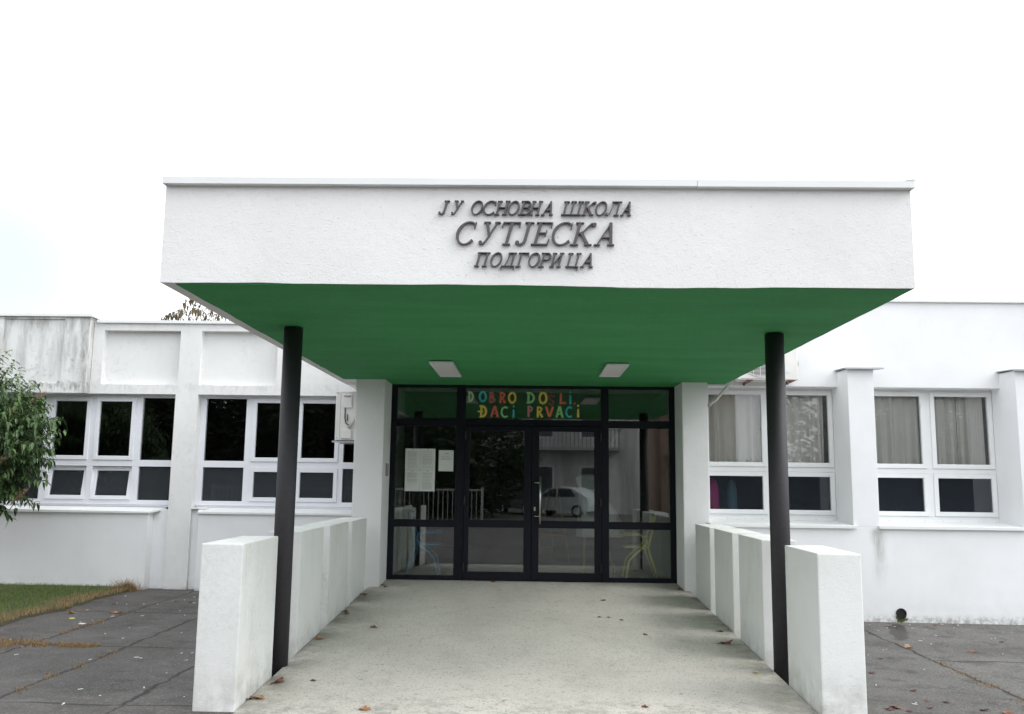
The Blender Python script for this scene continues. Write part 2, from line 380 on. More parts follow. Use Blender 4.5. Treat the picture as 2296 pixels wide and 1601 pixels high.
# porch floor: a sloping slab
SL = .0515
p = MB(); N = 24
y0, y1 = -5.76, .02; random.seed(5)
front = [(-2.036+4.005*i/N, y0+random.uniform(-.012, .012)) for i in range(N+1)]
top = [(x, y, SL*y) for x, y in front]; bot = [(x, y-.01, -.45) for x, y in front]
n0 = len(top)
vs = top + [(x, y1, SL*y1) for x, _ in front] + bot
fs = [(i, i+1, n0+i+1, n0+i) for i in range(N)] + [(2*n0+i, 2*n0+i+1, i+1, i) for i in range(N)]
vs += [(-2.036, y1, -.45), (1.969, y1, -.45)]; q = 3*n0
fs += [(0, n0, q, 2*n0), (N, 2*n0+N, q+1, n0+N)]
p.add(vs, fs)
struct(obj('porch_floor', p, 'porch'))
# lawn (soil sheet, then the blades)
random.seed(11)
def lawn_edge(y): return -5.60 + 0.09*noise.noise(Vector((y*1.3, 3.1, 0))) + .05*noise.noise(Vector((y*5, 7, 0)))
l = MB(); K = 50; pts = []
for i in range(K+1):
    y = -3.9 + (0.858+3.9)*i/K; pts.append((lawn_edge(y), y))
vs = []; 
for x, y in pts: vs += [(-16, y, GZ(-14)+.035), (x-.06, y, GZ(x)+.04), (x, y, GZ(x)+.003)]
fs = []
for i in range(K):
    a = 3*i; fs += [(a, a+1, a+4, a+3), (a+1, a+2, a+5, a+4)]
l.add(vs, fs); struct(obj('lawn', l, 'soil'))
def blades(mb, n, place, h, w, dry):
    for _ in range(n):
        x, y, z = place(); a = random.uniform(0, 6.283); hh = h()*random.uniform(.6, 1.3); ln = random.uniform(.2, 1.1)*hh
        dx, dy = math.cos(a), math.sin(a); px, py = -dy*w, dx*w
        mb.add([(x-px, y-py, z), (x+px, y+py, z), (x+dx*ln*.35+px*.7, y+dy*ln*.35+py*.7, z+hh*.6), (x+dx*ln*.35-px*.7, y+dy*ln*.35-py*.7, z+hh*.6), (x+dx*ln, y+dy*ln, z+hh)],
               [(0,1,2,3), (3,2,4)], dry(x, y))
gb = MB()
def pl_lawn():
    while True:
        y = random.uniform(-3.8, .84); x = random.uniform(-9.5, lawn_edge(y)+.02)
        if x > -7.6 or random.random() < .3: return x, y, GZ(x)+.03
def dryf(x, y):
    e = lawn_edge(y)-x+.12*noise.noise(Vector((x*3, y*3, 4))); b = noise.noise(Vector((x*1.6, y*1.6, 0)))
    return min(1, max(0, (1.0-e*2.0 if e < .42 else .16) + .35*max(0, b) + random.uniform(-.16, .2)))
blades(gb, 26000, pl_lawn, lambda: .045, .0028, dryf)
struct(obj('grass', gb, 'grass', tint=True, recalc=False), 'stuff')
# dry weeds rooted in the slab joints
wb = MB()
def pl_joint():
    r = random.random()
    while True:
        r = random.random()
        if r < .74: x = random.uniform(-6.4, -4.1); y = -3.42 + random.gauss(0, .15)*(1. if x < -4.7 else .3)
        elif r < .80: y = random.uniform(-3.4, -1.7); x = -4.74 + random.gauss(0, .04)
        elif r < .86: y = random.uniform(-5.4, -3.6); x = -3.81 + random.gauss(0, .035)
        elif r < .92: y = -1.28 + random.gauss(0, .03); x = random.uniform(-5.5, -4.6)
        else: y = random.uniform(-5.4, -3.2); x = 3.76 - .012*(y+3.4)**2 + random.gauss(0, .045)
        x += .06*noise.noise(Vector((y*2.2, 0, 2))); y += .05*noise.noise(Vector((x*2.2, 5, 2)))
        c = noise.noise(Vector((x*4.5, y*4.5, 3)))
        if c > (-.35 if r < .74 else .10) + random.uniform(-.1, .1): return x, y, GZ(x)
blades(wb, 6500, pl_joint, lambda: .020, .0028, lambda x, y: random.random())
struct(obj('crack_weeds', wb, 'dry', tint=True, recalc=False), 'stuff')
tb = MB()
def pl_t():
    a = random.uniform(0, 6.283); r = abs(random.gauss(0, .12)); x = -5.66+r*math.cos(a); return x, min(.84, .70+r*.5*math.sin(a)), GZ(x)
blades(tb, 650, pl_t, lambda: random.choice((.05, .08, .15)), .0028, lambda x, y: random.random())
tag(recenter(obj('grass_tuft', tb, 'dry', tint=True, recalc=False), (-5.66, .7, GZ(-5.66))), 'tuft of tall dry straw coloured grass at the white wall, end of the lawn', 'grass tuft')

# ================================================================= BUILDING
B = thing('school_building', 'long low white rendered school with window bands and glazed entrance', 'building', (0, 1, -.4))
# --- left wing front
YL = .98
w = MB()
w.box(-4.925, -2.27, 1.101, 1.36, 2.512, 3.565); w.box(-6.545, -4.925, 1.10, 1.36, 2.511, 3.565)      # back of the recessed panels
w.box(-6.545, -2.28, YL, 1.102, 2.512, 2.648)                       # lintel band
w.box(-6.545, -2.28, YL, 1.102, 3.46, 3.566)                        # top band
for a, b in ((-6.545, -6.388), (-5.24, -4.928), (-3.782, -2.28)): w.box(a, b, YL+.001, 1.102, 2.648, 3.46)
obj('wall', w, 'dusty', B)
for a, b, c0, z0 in ((-5.26, -4.925, YL-.001, -.5), (-8.42, -8.08, .93, .80)):   # pillars between the window bands
    obj('pillar', MB().box(a, b, c0, 1.34, z0, 2.513), 'dusty', B)
w = MB()
w.box(-14, -5.49, .86, 1.36, -.6, .80); w.box(-4.77, -2.28, .86, 1.36, -.6, .80)
w.box(-5.50, -5.255, 1.04, 1.35, -.6, .835); w.box(-4.93, -4.765, 1.04, 1.35, -.6, .835)
o = obj('wall', w, 'smooth', B, bevel=.006)
w = MB()
w.box(-14, -6.55, .885, 1.36, 2.505, 3.63)
w.box(-14, -6.548, .85, .906, 2.503, 2.643); w.box(-14, -6.548, .852, .906, 3.60, 3.632)
w.box(-6.926, -6.548, .851, .906, 2.643, 3.60); w.box(-14, -7.83, .851, .906, 2.643, 3.60)
w.box(-14, -8.42, .86, 1.36, .80, 2.503)
obj('wall', w, 'stained', B, bevel=.004)['label'] = 'weathered wall section streaked with black algae'
# copings
c = MB().box(-6.50, -2.30, .94, 1.40, 3.566, 3.61); obj('coping', c, 'metal_trim', B, bevel=.004)
c = MB().box(-14, -6.497, .81, 1.40, 3.633, 3.678); obj('coping', c, 'metal_trim', B, bevel=.004)
c = MB().box(2.0, 14, -.465, 0, 3.688, 3.722); obj('coping', c, 'metal_trim', B, bevel=.004)
# --- right wing front
w = MB(); w.box(2.236, 14, -.425, -.05, 2.56, 3.69); obj('wall', w, 'smooth', B, bevel=.008)
w = MB(); w.box(2.236, 14, -.80, -.05, -.6, .796); obj('wall', w, 'smooth', B, bevel=.008)
def stain_mat():
    n = NT('damp_streak_render')
    return n.m
for x0 in (3.95, 6.036, 8.122):
    w = MB().box(x0, x0+.325, -.801, -.06, .79, 2.752); q = obj('pilaster', w, 'smooth', B, bevel=.008)
    k = MB(); a, b = x0-.05, x0+.44
    k.hexa([(a, -.86, 2.752), (b, -.86, 2.747), (b-.02, -.424, 2.775), (a+.02, -.424, 2.775), (a, -.86, 2.760), (b, -.86, 2.757), (b-.02, -.424, 2.784), (a+.02, -.424, 2.784)])
    k.box(a, b-.01, -.866, -.858, 2.742, 2.761)
    obj('cap', k, 'grey_trim', q)
# --- entrance block
w = MB(); w.box(-2.29, -1.912, -.59, 1.36, -.5, 2.60); obj('wall', w, 'render', B, bevel=.012)
w = MB(); w.box(1.906, 2.237, -.595, .4, -.5, 2.60); obj('wall', w, 'render', B, bevel=.012)
# --- rooms behind the glass and the roof
def room(x0, x1, y0, y1, z0, z1, mat, fmat='inside_floor'):
    r = MB(); r.add([(x0,y0,z0),(x1,y0,z0),(x1,y1,z0),(x0,y1,z0),(x0,y0,z1),(x1,y0,z1),(x1,y1,z1),(x0,y1,z1)], [(2,3,7,6),(1,2,6,5),(3,0,4,7),(4,5,6,7)])
    o = obj('interior_wall', r, mat, B, recalc=False)
    f = MB().box(x0, x1, y0, y1, z0-.05, z0); obj('interior_floor', f, fmat, B)
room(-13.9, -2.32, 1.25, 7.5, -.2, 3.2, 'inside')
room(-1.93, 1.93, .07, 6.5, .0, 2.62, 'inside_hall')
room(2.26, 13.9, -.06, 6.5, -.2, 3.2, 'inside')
r = MB(); r.box(-14, -2.30, 1.36, 9, 3.3, 3.45); r.box(2.24, 14, 0, 9, 3.4, 3.5); r.box(-2.3, 2.24, .9, 9, 3.12, 3.25)
obj('roof', r, 'roof', B)
r = MB(); r.box(-14, 14, 8.8, 9, -.6, 3.4); r.box(-14.1, -14, .9, 9, -.6, 3.6); r.box(14, 14.1, -.4, 9, -.6, 3.65); r.box(-2.3, 2.24, .98, 1.2, 2.62, 3.3)
obj('wall', r, 'smooth', B)
# drain hole
d = MB(); n = 20
cx, cz, R0, R1 = 4.48, -.234, .062, .052
ring = lambda r, y: [(cx+r*math.cos(6.2832*k/n), y, cz+r*math.sin(6.2832*k/n)) for k in range(n)]
d.add(ring(R0, -.80)+ring(R0, -.818)+ring(R1, -.818)+ring(R1, -.70), [(a*n+k, a*n+(k+1)%n, (a+1)*n+(k+1)%n, (a+1)*n+k) for a in range(3) for k in range(n)])
d.add(ring(R1, -.803), [tuple(range(n))])
obj('drain_pipe', d, 'black', B, recalc=False)
random.seed(3); d = MB()
for _ in range(110):
    a = random.gauss(math.pi*1.5, .45); r = .060+abs(random.gauss(0, .016)); x = cx+r*math.cos(a)*.9; z = max(GZ(x)+.003, cz+r*math.sin(a)*1.1)
    s = random.uniform(.004, .010); d.add([(x-s, -.803, z-s), (x+s, -.805, z-s), (x+s, -.812, z+s), (x-s, -.806, z+s)], [(0,1,2,3)], random.random()*.6)
obj('moss', d, 'grass', B, tint=True)

# --- windows
def bars(mb, x0, x1, z0, z1, wl, wr, wb, wt, ya, yb):
    mb.box(x0, x0+wl, ya, yb, z0, z1); mb.box(x1-wr, x1, ya, yb, z0, z1)
    mb.box(x0+wl, x1-wr, ya, yb, z0, z0+wb); mb.box(x0+wl, x1-wr, ya, yb, z1-wt, z1)
def pane(x0, x1, z0, z1, y, mat, parent):
    return obj('pane', MB().box(x0, x1, y, y+.005, z0, z1), mat, parent)
def sash(x0, x1, z0, z1, y, pvc, gmat, parent, tilt=0, pw=.055):
    b = MB(); bars(b, x0, x1, z0, z1, pw, pw, pw, pw, y-.018, y+.045)
    bars(b, x0+pw*.80, x1-pw*.80, z0+pw*.8, z1-pw*.8, .014, .014, .014, .014, y-.010, y+.03)
    s = obj('sash', b, pvc, parent, bevel=.003)
    pp = pane(x0+pw-.004, x1-pw+.004, z0+pw-.004, z1-pw+.004, y+.012, gmat, s)
    if tilt:
        org = Vector(parent['_w']); piv = Vector((0, y, z0)) - org
        m = Matrix.Translation(piv) @ Matrix.Rotation(-RAD(tilt), 4, 'X') @ Matrix.Translation(-piv)
        s.data.transform(m); pp.data.transform(m)
    return s
def left_window(xs, kinds, xl, xr, tilt):
    y = 1.13; zb, zt = .866, 2.52; t0, t1 = 1.452, 1.547; f = MB()
    f.box(xl, xr, y, y+.07, zb, .963); f.box(xl, xr, y, y+.07, 2.468, zt); f.box(xl, xr, y-.001, y+.071, t0, t1)
    edges = [xl] + [e for a in xs for e in a] + [xr]
    for i in range(0, len(edges), 2):
        f.box(edges[i], edges[i+1], y, y+.07, .963, t0); f.box(edges[i], edges[i+1], y, y+.07, t1, 2.468)
    f.box(xl, xr, y-.02, y+.01, .900, .906)
    w = obj('window', f, 'pvc', B, bevel=.003)
    for (a, b), k in zip(xs, kinds):
        if k == 'F':
            pane(a-.004, b+.004, t1-.004, 2.472, y+.03, 'glass', w); pane(a-.004, b+.004, .959, t0+.004, y+.03, 'glass_film', w)
        else:
            sash(a-.002, b+.002, t1-.002, 2.466, y, 'pvc', 'glass', w)
            sash(a-.002, b+.002, .965, t0-.002, y, 'pvc', 'glass_film', w, tilt)
            h = MB().box((a if k == 'S' else b)+(.012 if k == 'S' else -.028), (a if k == 'S' else b)+(.028 if k == 'S' else -.012), y+.046, y+.075, 1.75, 1.87)
            obj('handle', h, 'pvc', w)
    return w
w1 = left_window([(-7.85, -7.265), (-7.16, -6.575), (-6.487, -5.90), (-5.80, -5.225)], 'FSSF', -8.08, -5.15, 9)
w2 = left_window([(-4.845, -4.245), (-4.142, -3.543), (-3.457, -2.855), (-2.780, -2.36)], 'FSSF', -4.97, -2.29, 0)
w1['label'] = 'white framed window band with two lower sashes tilted open'
s = MB(); s.hexa([(-8.3, .83, .782), (-5.475, .83, .782), (-5.345, 1.13, .83), (-8.3, 1.13, .83), (-8.3, .83, .826), (-5.475, .83, .810), (-5.345, 1.13, .862), (-8.3, 1.13, .866)])
obj('sill', s, 'metal_trim', w1, bevel=.003)
s = MB(); s.hexa([(-4.775, .83, .785), (-2.28, .83, .785), (-2.28, 1.13, .83), (-4.85, 1.13, .83), (-4.775, .83, .815), (-2.28, .83, .815), (-2.28, 1.13, .866), (-4.85, 1.13, .866)])
s.box(-4.93, -4.70, .975, 1.12, .845, .868)
obj('sill', s, 'metal_trim', w2, bevel=.003)
def right_window(dx):
    y = -.20; xl, xr = 2.20+dx, 4.005+dx; zb, zt = .845, 2.575; f = MB()
    L1, L2 = (2.262+dx, 3.065+dx), (3.140+dx, 3.942+dx)
    f.box(xl, xr, y, y+.07, zb, .912); f.box(xl, xr, y, y+.07, 2.530, zt); f.box(xl, xr, y-.001, y+.071, 1.462, 1.525)
    e = [xl, L1[0], L1[1], L2[0], L2[1], xr]
    for i in (0, 2, 4): f.box(e[i], e[i+1], y, y+.07, .912, 1.462); f.box(e[i], e[i+1], y, y+.07, 1.525, 2.530)
    f.box(xl, xr, y-.03, y+.02, zb-.01, .868)
    w = obj('window', f, 'pvc_warm', B, bevel=.003)
    for a, b in (L1, L2):
        sash(a-.002, b+.002, 1.527, 2.528, y, 'pvc_warm', 'glass', w); sash(a-.002, b+.002, .914, 1.460, y, 'pvc_warm', 'glass_lower', w)
    s = MB(); a, b = (2.20 if dx == 0 else 4.252-2.086)+dx, 3.985+dx
    s.hexa([(a, -.835, .787), (b, -.835, .787), (b, -.17, .83), (a, -.17, .83), (a, -.835, .808), (b, -.835, .808), (b, -.17, .846), (a, -.17, .846)])
    s.box(a, b, -.838, -.830, .772, .809)
    obj('sill', s, 'metal_trim', w, bevel=.002)
    for k in range(8):
        x = xl+.1+(xr-xl-.2)*k/7; obj('screw', MB().tube([(x, y-.029, .856), (x, y-.034, .856)], .004, 8), 'ac_grey', w)
    return w
wa = right_window(0); wb_ = right_window(2.086); wc = right_window(4.172)

# --- glazed entrance
f = MB(); ya, yb = -.02, .05
f.box(-1.914, -1.835, ya, yb, 0, 2.60); f.box(1.835, 1.908, ya, yb, 0, 2.60)
f.box(-1.03, -.905, ya-.004, yb, 0, 2.60); f.box(.918, 1.02, ya-.004, yb, 0, 2.60)
f.box(-1.835, -1.03, ya, yb, 2.545, 2.60); f.box(-.905, .918, ya, yb, 2.545, 2.60); f.box(1.02, 1.835, ya, yb, 2.545, 2.60)
f.box(-1.835, -1.03, ya, yb, 2.025, 2.12); f.box(-.905, .918, ya, yb, 2.035, 2.12); f.box(1.02, 1.835, ya, yb, 2.02, 2.118)
for a, b in ((-1.835, -1.03), (1.02, 1.835)): f.box(a, b, ya, yb, .685, .78); f.box(a, b, ya, yb, 0, .058)
E = obj('entrance_frame', f, 'anthracite', B, bevel=.004)
G = 'glass_door'
for a, b in ((-1.835, -1.03), (1.02, 1.835)):
    pane(a, b, 2.118, 2.545, .01, G, E); pane(a, b, .78, 2.022, .01, G, E); pane(a, b, .058, .685, .01, G, E)
pane(-.905, .918, 2.12, 2.545, .01, G, E)
def leaf(x0, x1, g0, g1, handle):
    f = MB(); a, b = -.045, .02
    f.box(x0, g0, a, b, .012, 2.031); f.box(g1, x1, a, b, .012, 2.031)
    for z0, z1 in ((.012, .115), (.69, .785), (1.965, 2.031)): f.box(g0, g1, a, b, z0, z1)
    d = obj('door', f, 'anthracite', B, bevel=.005)
    pane(g0, g1, .115, .69, -.01, G, d); pane(g0, g1, .785, 1.965, -.01, G, d)
    hx = x1-.006 if handle else x0+.006
    for z in (.18, 1.04, 1.90):
        obj('hinge', MB().tube([(hx, -.058, z-.055), (hx, -.058, z+.055)], .012, 8), 'black', d)
    if handle:
        h = MB(); h.tube([(.105, -.105, .743), (.107, -.105, 1.375)], .013, 12)
        for z in (.845, 1.283): h.tube([(.106, -.105, z), (.035, -.095, z), (.035, -.045, z)], .007, 8)
        obj('handle', h, 'steel', d, smooth=True)
        k = MB().box(.025, .045, -.052, -.044, .915, .965); obj('lock', k, 'steel', d)
    return d
leaf(-.902, -.012, -.84, -.110, False); leaf(-.006, .915, .090, .828, True)
k = MB(); k.box(-1.9115, -1.890, -.36, -.24, 1.345, 1.51); k.box(-1.893, -1.886, -.345, -.255, 1.36, 1.495)
tag(recenter(obj('mailbox', k, 'ac_grey', bevel=.003), (-1.91, -.3, 1.35)), 'small grey metal box on the side wall left of the glazed entrance', 'mailbox')

# ================================================================= CANOPY
CL, CR, YC, ZS = -2.564, 2.512, -6.157, 2.589
K = thing('entrance_canopy', 'big white flat canopy with green soffit on two dark columns', 'canopy', (0, -4.5, -.3))
f = MB(); N = 60; random.seed(8); vs = []; fs = []
for i in range(N+1):
    x = CL + (CR-CL)*i/N
    dz = .008*noise.noise(Vector((x*.9, 1.7, 0))) + .004*noise.noise(Vector((x*4, 0, 5)))
    if 0 < i < N: dz -= .010*math.exp(-((x-.6)/.8)**2)
    else: dz = 0
    vs += [(x, YC+.002*noise.noise(Vector((x*2, 9, 0))), ZS+dz), (x, YC, 3.275), (x, .985, 3.275), (x, .985, ZS), (x, -6.06, ZS)]
for i in range(N):
    a = 5*i
    for k in range(5): fs.append((a+k, a+(k+1) % 5, a+5+(k+1) % 5, a+5+k))
fs += [(4, 3, 2, 1, 0), (5*N, 5*N+1, 5*N+2, 5*N+3, 5*N+4)]
f.add(vs, fs); obj('fascia', f, 'fascia', K)
s = MB(); pts = []
random.seed(4)
for i in range(41):      # hand painted edge on the left
    y = -6.125 + (6.125-.575)*i/40; pts.append((-2.462+random.uniform(-.006, .006), y))
pts += [(-2.29, -.578), (-2.285, -.55), (-1.9, -.012), (1.9, -.012), (2.24, -.42), (2.498, -.424)]
for i in range(41):
    y = -.44 - (6.14-.44)*i/40; pts.append((2.500+random.uniform(-.003, .003), y))
xx = [2.4-4.8*i/60 for i in range(61)]
pts += [(x, -6.142+.004*noise.noise(Vector((x*3, 2, 2)))) for x in xx]
s.poly(pts, ZS-.007, ZS+.004)
obj('soffit', s, 'soffit', K)
c = MB(); c.box(CL-.008, 1.066, YC-.05, -5.9, 3.268, 3.318); c.box(CL-.010, CL+.2, -5.9, .97, 3.268, 3.318)
c.box(1.068, CR+.013, YC-.051, -5.9, 3.266, 3.316); c.box(CR-.2, CR+.012, -5.9, -.43, 3.267, 3.317)
c.hexa([(CR-.06, YC-.053, 3.316), (CR+.015, YC-.053, 3.315), (CR+.015, -5.95, 3.315), (CR-.06, -5.95, 3.316), (CR-.04, YC-.053, 3.324), (CR+.015, YC-.053, 3.333), (CR+.015, -5.95, 3.333), (CR-.04, -5.95, 3.322)])
obj('coping', c, 'metal_trim', K, bevel=.003)
for x, y in ((-2.092, -4.47), (2.058, -4.38)):
    q = MB().tube([(x, y, -.5), (x, y, ZS-.018)], .081, 40); obj('column', q, 'column', K, smooth=False)
    o = bpy.data.objects[-1] if False else None
for x0, x1, ya, yb in ((-1.142, -.880, -2.47, -1.185), (.785, 1.030, -2.42, -1.345)):
    q = MB(); zz = ZS-.020; bars2 = [(x0, x0+.012, ya, yb), (x1-.012, x1, ya, yb), (x0+.012, x1-.012, ya, ya+.012), (x0+.012, x1-.012, yb-.012, yb)]
    for a, b, c0, d0 in bars2: q.box(a, b, c0, d0, zz-.018, zz)
    fr = obj('ceiling_light', q, 'pvc', K); obj('diffuser', MB().box(x0+.012, x1-.012, ya+.012, yb-.012, zz-.012, zz), 'diffuser', fr)
for o in K.children:
    if o.name.startswith('column'):
        o.data.polygons.foreach_set('use_smooth', [len(q.vertices) == 4 for q in o.data.polygons])

# ================================================================= PIERS
PL = [(-5.675, -4.79), (-4.049, -3.179), (-2.889, -1.955), (-1.747, -.84)]
PR = [(-5.593, -4.788), (-4.077, -3.214), (-2.949, -2.084), (-1.832, -.987)]
def pier(x0, x1, y0, y1, zt, label):
    b = MB(); d = .0
    b.hexa([(x0, y0, -.5), (x1, y0, -.5), (x1, y1, -.5), (x0, y1, -.5), (x0, y0, zt), (x1, y0, zt-.002), (x1, y1, zt+.004), (x0, y1, zt+.002)])
    o = recenter(obj('parapet_pier', b, 'pier', bevel=.010), ((x0+x1)/2, (y0+y1)/2, -.3))
    o.data.name = 'parapet_pier'; return tag(o, label, 'low wall', 'white piers lining the porch')
for i, (a, b) in enumerate(PL):
    pier(-2.345, -2.048, a, b, .826, ['front white pier on the left of the porch, before the dark column', 'white pier just behind the left dark column', 'third white pier from the front on the left side of the porch', 'white pier nearest the entrance wall on the left side'][i])
for i, (a, b) in enumerate(PR):
    pier(1.977, 2.285, a, b, .809, ['front white pier on the right of the porch, before the dark column', 'white pier just behind the right dark column', 'third white pier from the front on the right side of the porch', 'white pier nearest the entrance wall on the right side'][i])

# ================================================================= LETTERING
def ribbon(mb, pts, wid, ya, yb, tf):
    n = len(pts); P = [Vector(p) for p in pts]; W = wid if isinstance(wid, (list, tuple)) else [wid]*n
    Lp, Rp = [], []
    for i in range(n):
        t = (P[min(i+1, n-1)]-P[max(i-1, 0)]); t.normalize(); nn = Vector((-t.y, t.x))
        Lp.append(P[i]+nn*W[i]/2); Rp.append(P[i]-nn*W[i]/2)
    vs = [];
    for y in (ya, yb):
        vs += [(tf(q)[0], y, tf(q)[1]) for q in Lp] + [(tf(q)[0], y, tf(q)[1]) for q in Rp]
    fs = []
    for i in range(n-1):
        fs += [(i, i+1, n+i+1, n+i), (2*n+i, 3*n+i, 3*n+i+1, 2*n+i+1), (i, 2*n+i, 2*n+i+1, i+1), (n+i, n+i+1, 3*n+i+1, 3*n+i)]
    fs += [(0, n, 3*n, 2*n), (n-1, 3*n-1, 4*n-1, 2*n-1)]
    fs = [f for f in fs]
    mb.add(vs, fs)
def arc(cx, cy, rx, ry, a0, a1, n=22): return [(cx+rx*math.cos(RAD(a0+(a1-a0)*i/n)), cy+ry*math.sin(RAD(a0+(a1-a0)*i/n))) for i in range(n+1)]
def arcw(a0, a1, T, t, n=22): return [t+(T-t)*abs(math.cos(RAD(a0+(a1-a0)*i/n)))**1.6 for i in range(n+1)]
T, t_ = .135, .05
def stem(x, z0=0, z1=1, sb=True, st=True, w=T):
    r = [([(x, z0), (x, z1)], w)]
    if sb: r.append(([(x-.16, z0+.022), (x+.16, z0+.022)], .044))
    if st: r.append(([(x-.16, z1-.022), (x+.16, z1-.022)], .044))
    return r
def ball(x, z, r=.075): return [(arc(x, z, r*.55, r*.55, 0, 360, 14), r*1.1)]
def bar(x0, x1, z, w=t_): return [([(x0, z), (x1, z)], w)]
GLY = {
 'Ј': (.50, stem(.34, .22, 1, sb=False) + [([(.34, .24), (.33, .12), (.27, .04), (.18, .015), (.09, .05)], [T, .12, .09, .06, .05])] + ball(.09, .10)),
 'У': (.78, [([(.17, 1), (.44, .36)], .13), ([(.66, 1), (.42, .34), (.33, .13), (.24, .03), (.14, .03)], [.05, .06, .07, .07, .05])] + ball(.11, .09) + bar(.02, .34, .978, .044) + bar(.54, .80, .978, .044)),
 'О': (.80, [(arc(.40, .5, .335, .49, 0, 360, 40), arcw(0, 360, T, t_, 40))]),
 'С': (.76, [(arc(.42, .5, .355, .49, 48, 322, 34), arcw(48, 322, T, t_, 34)), ([(.66, .99), (.66, .70)], .045)]),
 'Н': (.92, stem(.20) + stem(.72) + bar(.2, .72, .51)),
 'В': (.72, stem(.20) + [(arc(.34, .755, .22, .235, 90, -90, 16), arcw(90, -90, .115, .045, 16)), (arc(.36, .265, .26, .255, 90, -90, 16), arcw(90, -90, .125, .045, 16))] + bar(.2, .36, .978, .044) + bar(.2, .38, .515, .044) + bar(.2, .38, .022, .044)),
 'А': (.86, [([(.12, 0), (.50, .99)], .05), ([(.48, 1), (.74, 0)], .135)] + bar(.24, .64, .34) + bar(.0, .27, .022, .044) + bar(.58, .88, .022, .044)),
 'Ш': (1.20, stem(.20, sb=False) + stem(.60, sb=False) + stem(1.00, sb=False) + bar(.06, 1.16, .025, .05)),
 'К': (.86, stem(.20) + [([(.24, .50), (.42, .58), (.56, .82), (.66, .95), (.76, .95)], [.06, .06, .055, .055, .05]), ([(.34, .56), (.72, .02)], .135)] + ball(.78, .90, .08) + bar(.58, .88, .022, .044)),
 'Л': (.86, stem(.70, st=False) + [([(.36, .98), (.33, .45), (.27, .14), (.18, .02), (.10, .04)], [.05, .055, .06, .07, .05])] + ball(.08, .09) + bar(.26, .86, .978, .044)),
 'Т': (.80, stem(.40, st=False) + bar(.05, .75, .975, .05) + [([(.07, .98), (.05, .76)], [.06, .035]), ([(.73, .98), (.75, .76)], [.06, .035])]),
 'Е': (.74, stem(.20) + bar(.04, .66, .978, .044) + bar(.2, .52, .52, .045) + bar(.04, .68, .022, .044) + [([(.66, .98), (.66, .76)], [.07, .035]), ([(.68, .02), (.70, .27)], [.07, .035]), ([(.52, .64), (.52, .40)], .045)]),
 'П': (.90, stem(.20, st=False) + stem(.70, st=False) + bar(.04, .86, .978, .044)),
 'Д': (.90, stem(.68, .03, 1, sb=False, st=False) + [([(.36, .98), (.34, .5), (.24, .05)], .05)] + bar(.26, .84, .978, .044) + bar(.02, .90, .03, .055) + [([(.04, .04), (.02, -.22)], [.07, .035]), ([(.88, .04), (.89, -.22)], [.07, .035])]),
 'Г': (.68, stem(.20) + bar(.04, .64, .978, .044) + [([(.63, .98), (.65, .72)], [.07, .035])]),
 'Р': (.70, stem(.20) + [(arc(.36, .735, .24, .255, 90, -90, 16), arcw(90, -90, .125, .045, 16))] + bar(.2, .36, .978, .044) + bar(.2, .37, .487, .044)),
 'И': (.92, stem(.20) + stem(.72) + [([(.24, .10), (.68, .90)], .06)]),
 'Ц': (.92, stem(.20, sb=False) + stem(.70, sb=False) + bar(.06, .88, .025, .05) + [([(.86, .04), (.84, -.22)], [.08, .035])]),
}
SG = thing('school_sign', 'dark metal serif letters of the school name on the white canopy front', 'sign', (0, YC, 2.7))
U = .000664; X0 = -.684-150*U
def glyph(ch, xa, xb, zb, h, sk=.27):
    wd, st = GLY[ch]
    def ext(sx):
        lo = min(min(p[0]*sx+sk*p[1]-(w if not isinstance(w, list) else max(w))*(.5 if abs(q[0][0]-q[-1][0]) < .25 or len(q) > 4 else 0) for p in q) for q, w in st)
        hi = max(max(p[0]*sx+sk*p[1]+(w if not isinstance(w, list) else max(w))*(.5 if abs(q[0][0]-q[-1][0]) < .25 or len(q) > 4 else 0) for p in q) for q, w in st)
        return lo, hi
    sx = 1.; tgt = (xb-xa)/h
    for _ in range(40):
        lo, hi = ext(sx); sx *= 1+.6*(tgt/(hi-lo)-1)
    off = ext(sx)[0]; mb = MB()
    for i, (pts, w) in enumerate(st):
        pts = [(p[0]*sx + sk*p[1] - off, p[1]) for p in pts]
        if len(pts) == 2:
            pts = [pts[0], ((pts[0][0]+pts[1][0])/2, (pts[0][1]+pts[1][1])/2), pts[1]]
            if isinstance(w, (list, tuple)): w = [w[0], (w[0]+w[1])/2, w[1]]
        w = [q*.92 for q in w] if isinstance(w, (list, tuple)) else w*.92
        ribbon(mb, pts, w, YC-.026-.0007*i, YC+.004, lambda q: (xa+q[0]*h, zb+q[1]*h))
    return obj('letter', mb, 'letter', SG)
def row(items, zb, h):
    for ch, a, b in items: glyph(ch, X0+a*U, X0+b*U, zb, h)
row([('Ј',150,268),('У',282,412),('О',485,612),('С',608,748),('Н',722,890),('О',862,985),('В',966,1102),('Н',1075,1222),('А',1200,1322),
     ('Ш',1405,1642),('К',1612,1768),('О',1752,1878),('Л',1852,2030),('А',2008,2116)], 3.071, .096)
row([('С',335,552),('У',566,792),('Т',800,1002),('Ј',938,1136),('Е',1100,1328),('С',1310,1534),('К',1498,1768),('А',1738,1944)], 2.862, .158)
row([('П',525,692),('О',690,815),('Д',788,962),('Г',945,1088),('О',1074,1198),('Р',1176,1312),('И',1288,1442),('Ц',1450,1616),('А',1598,1728)], 2.711, .096)

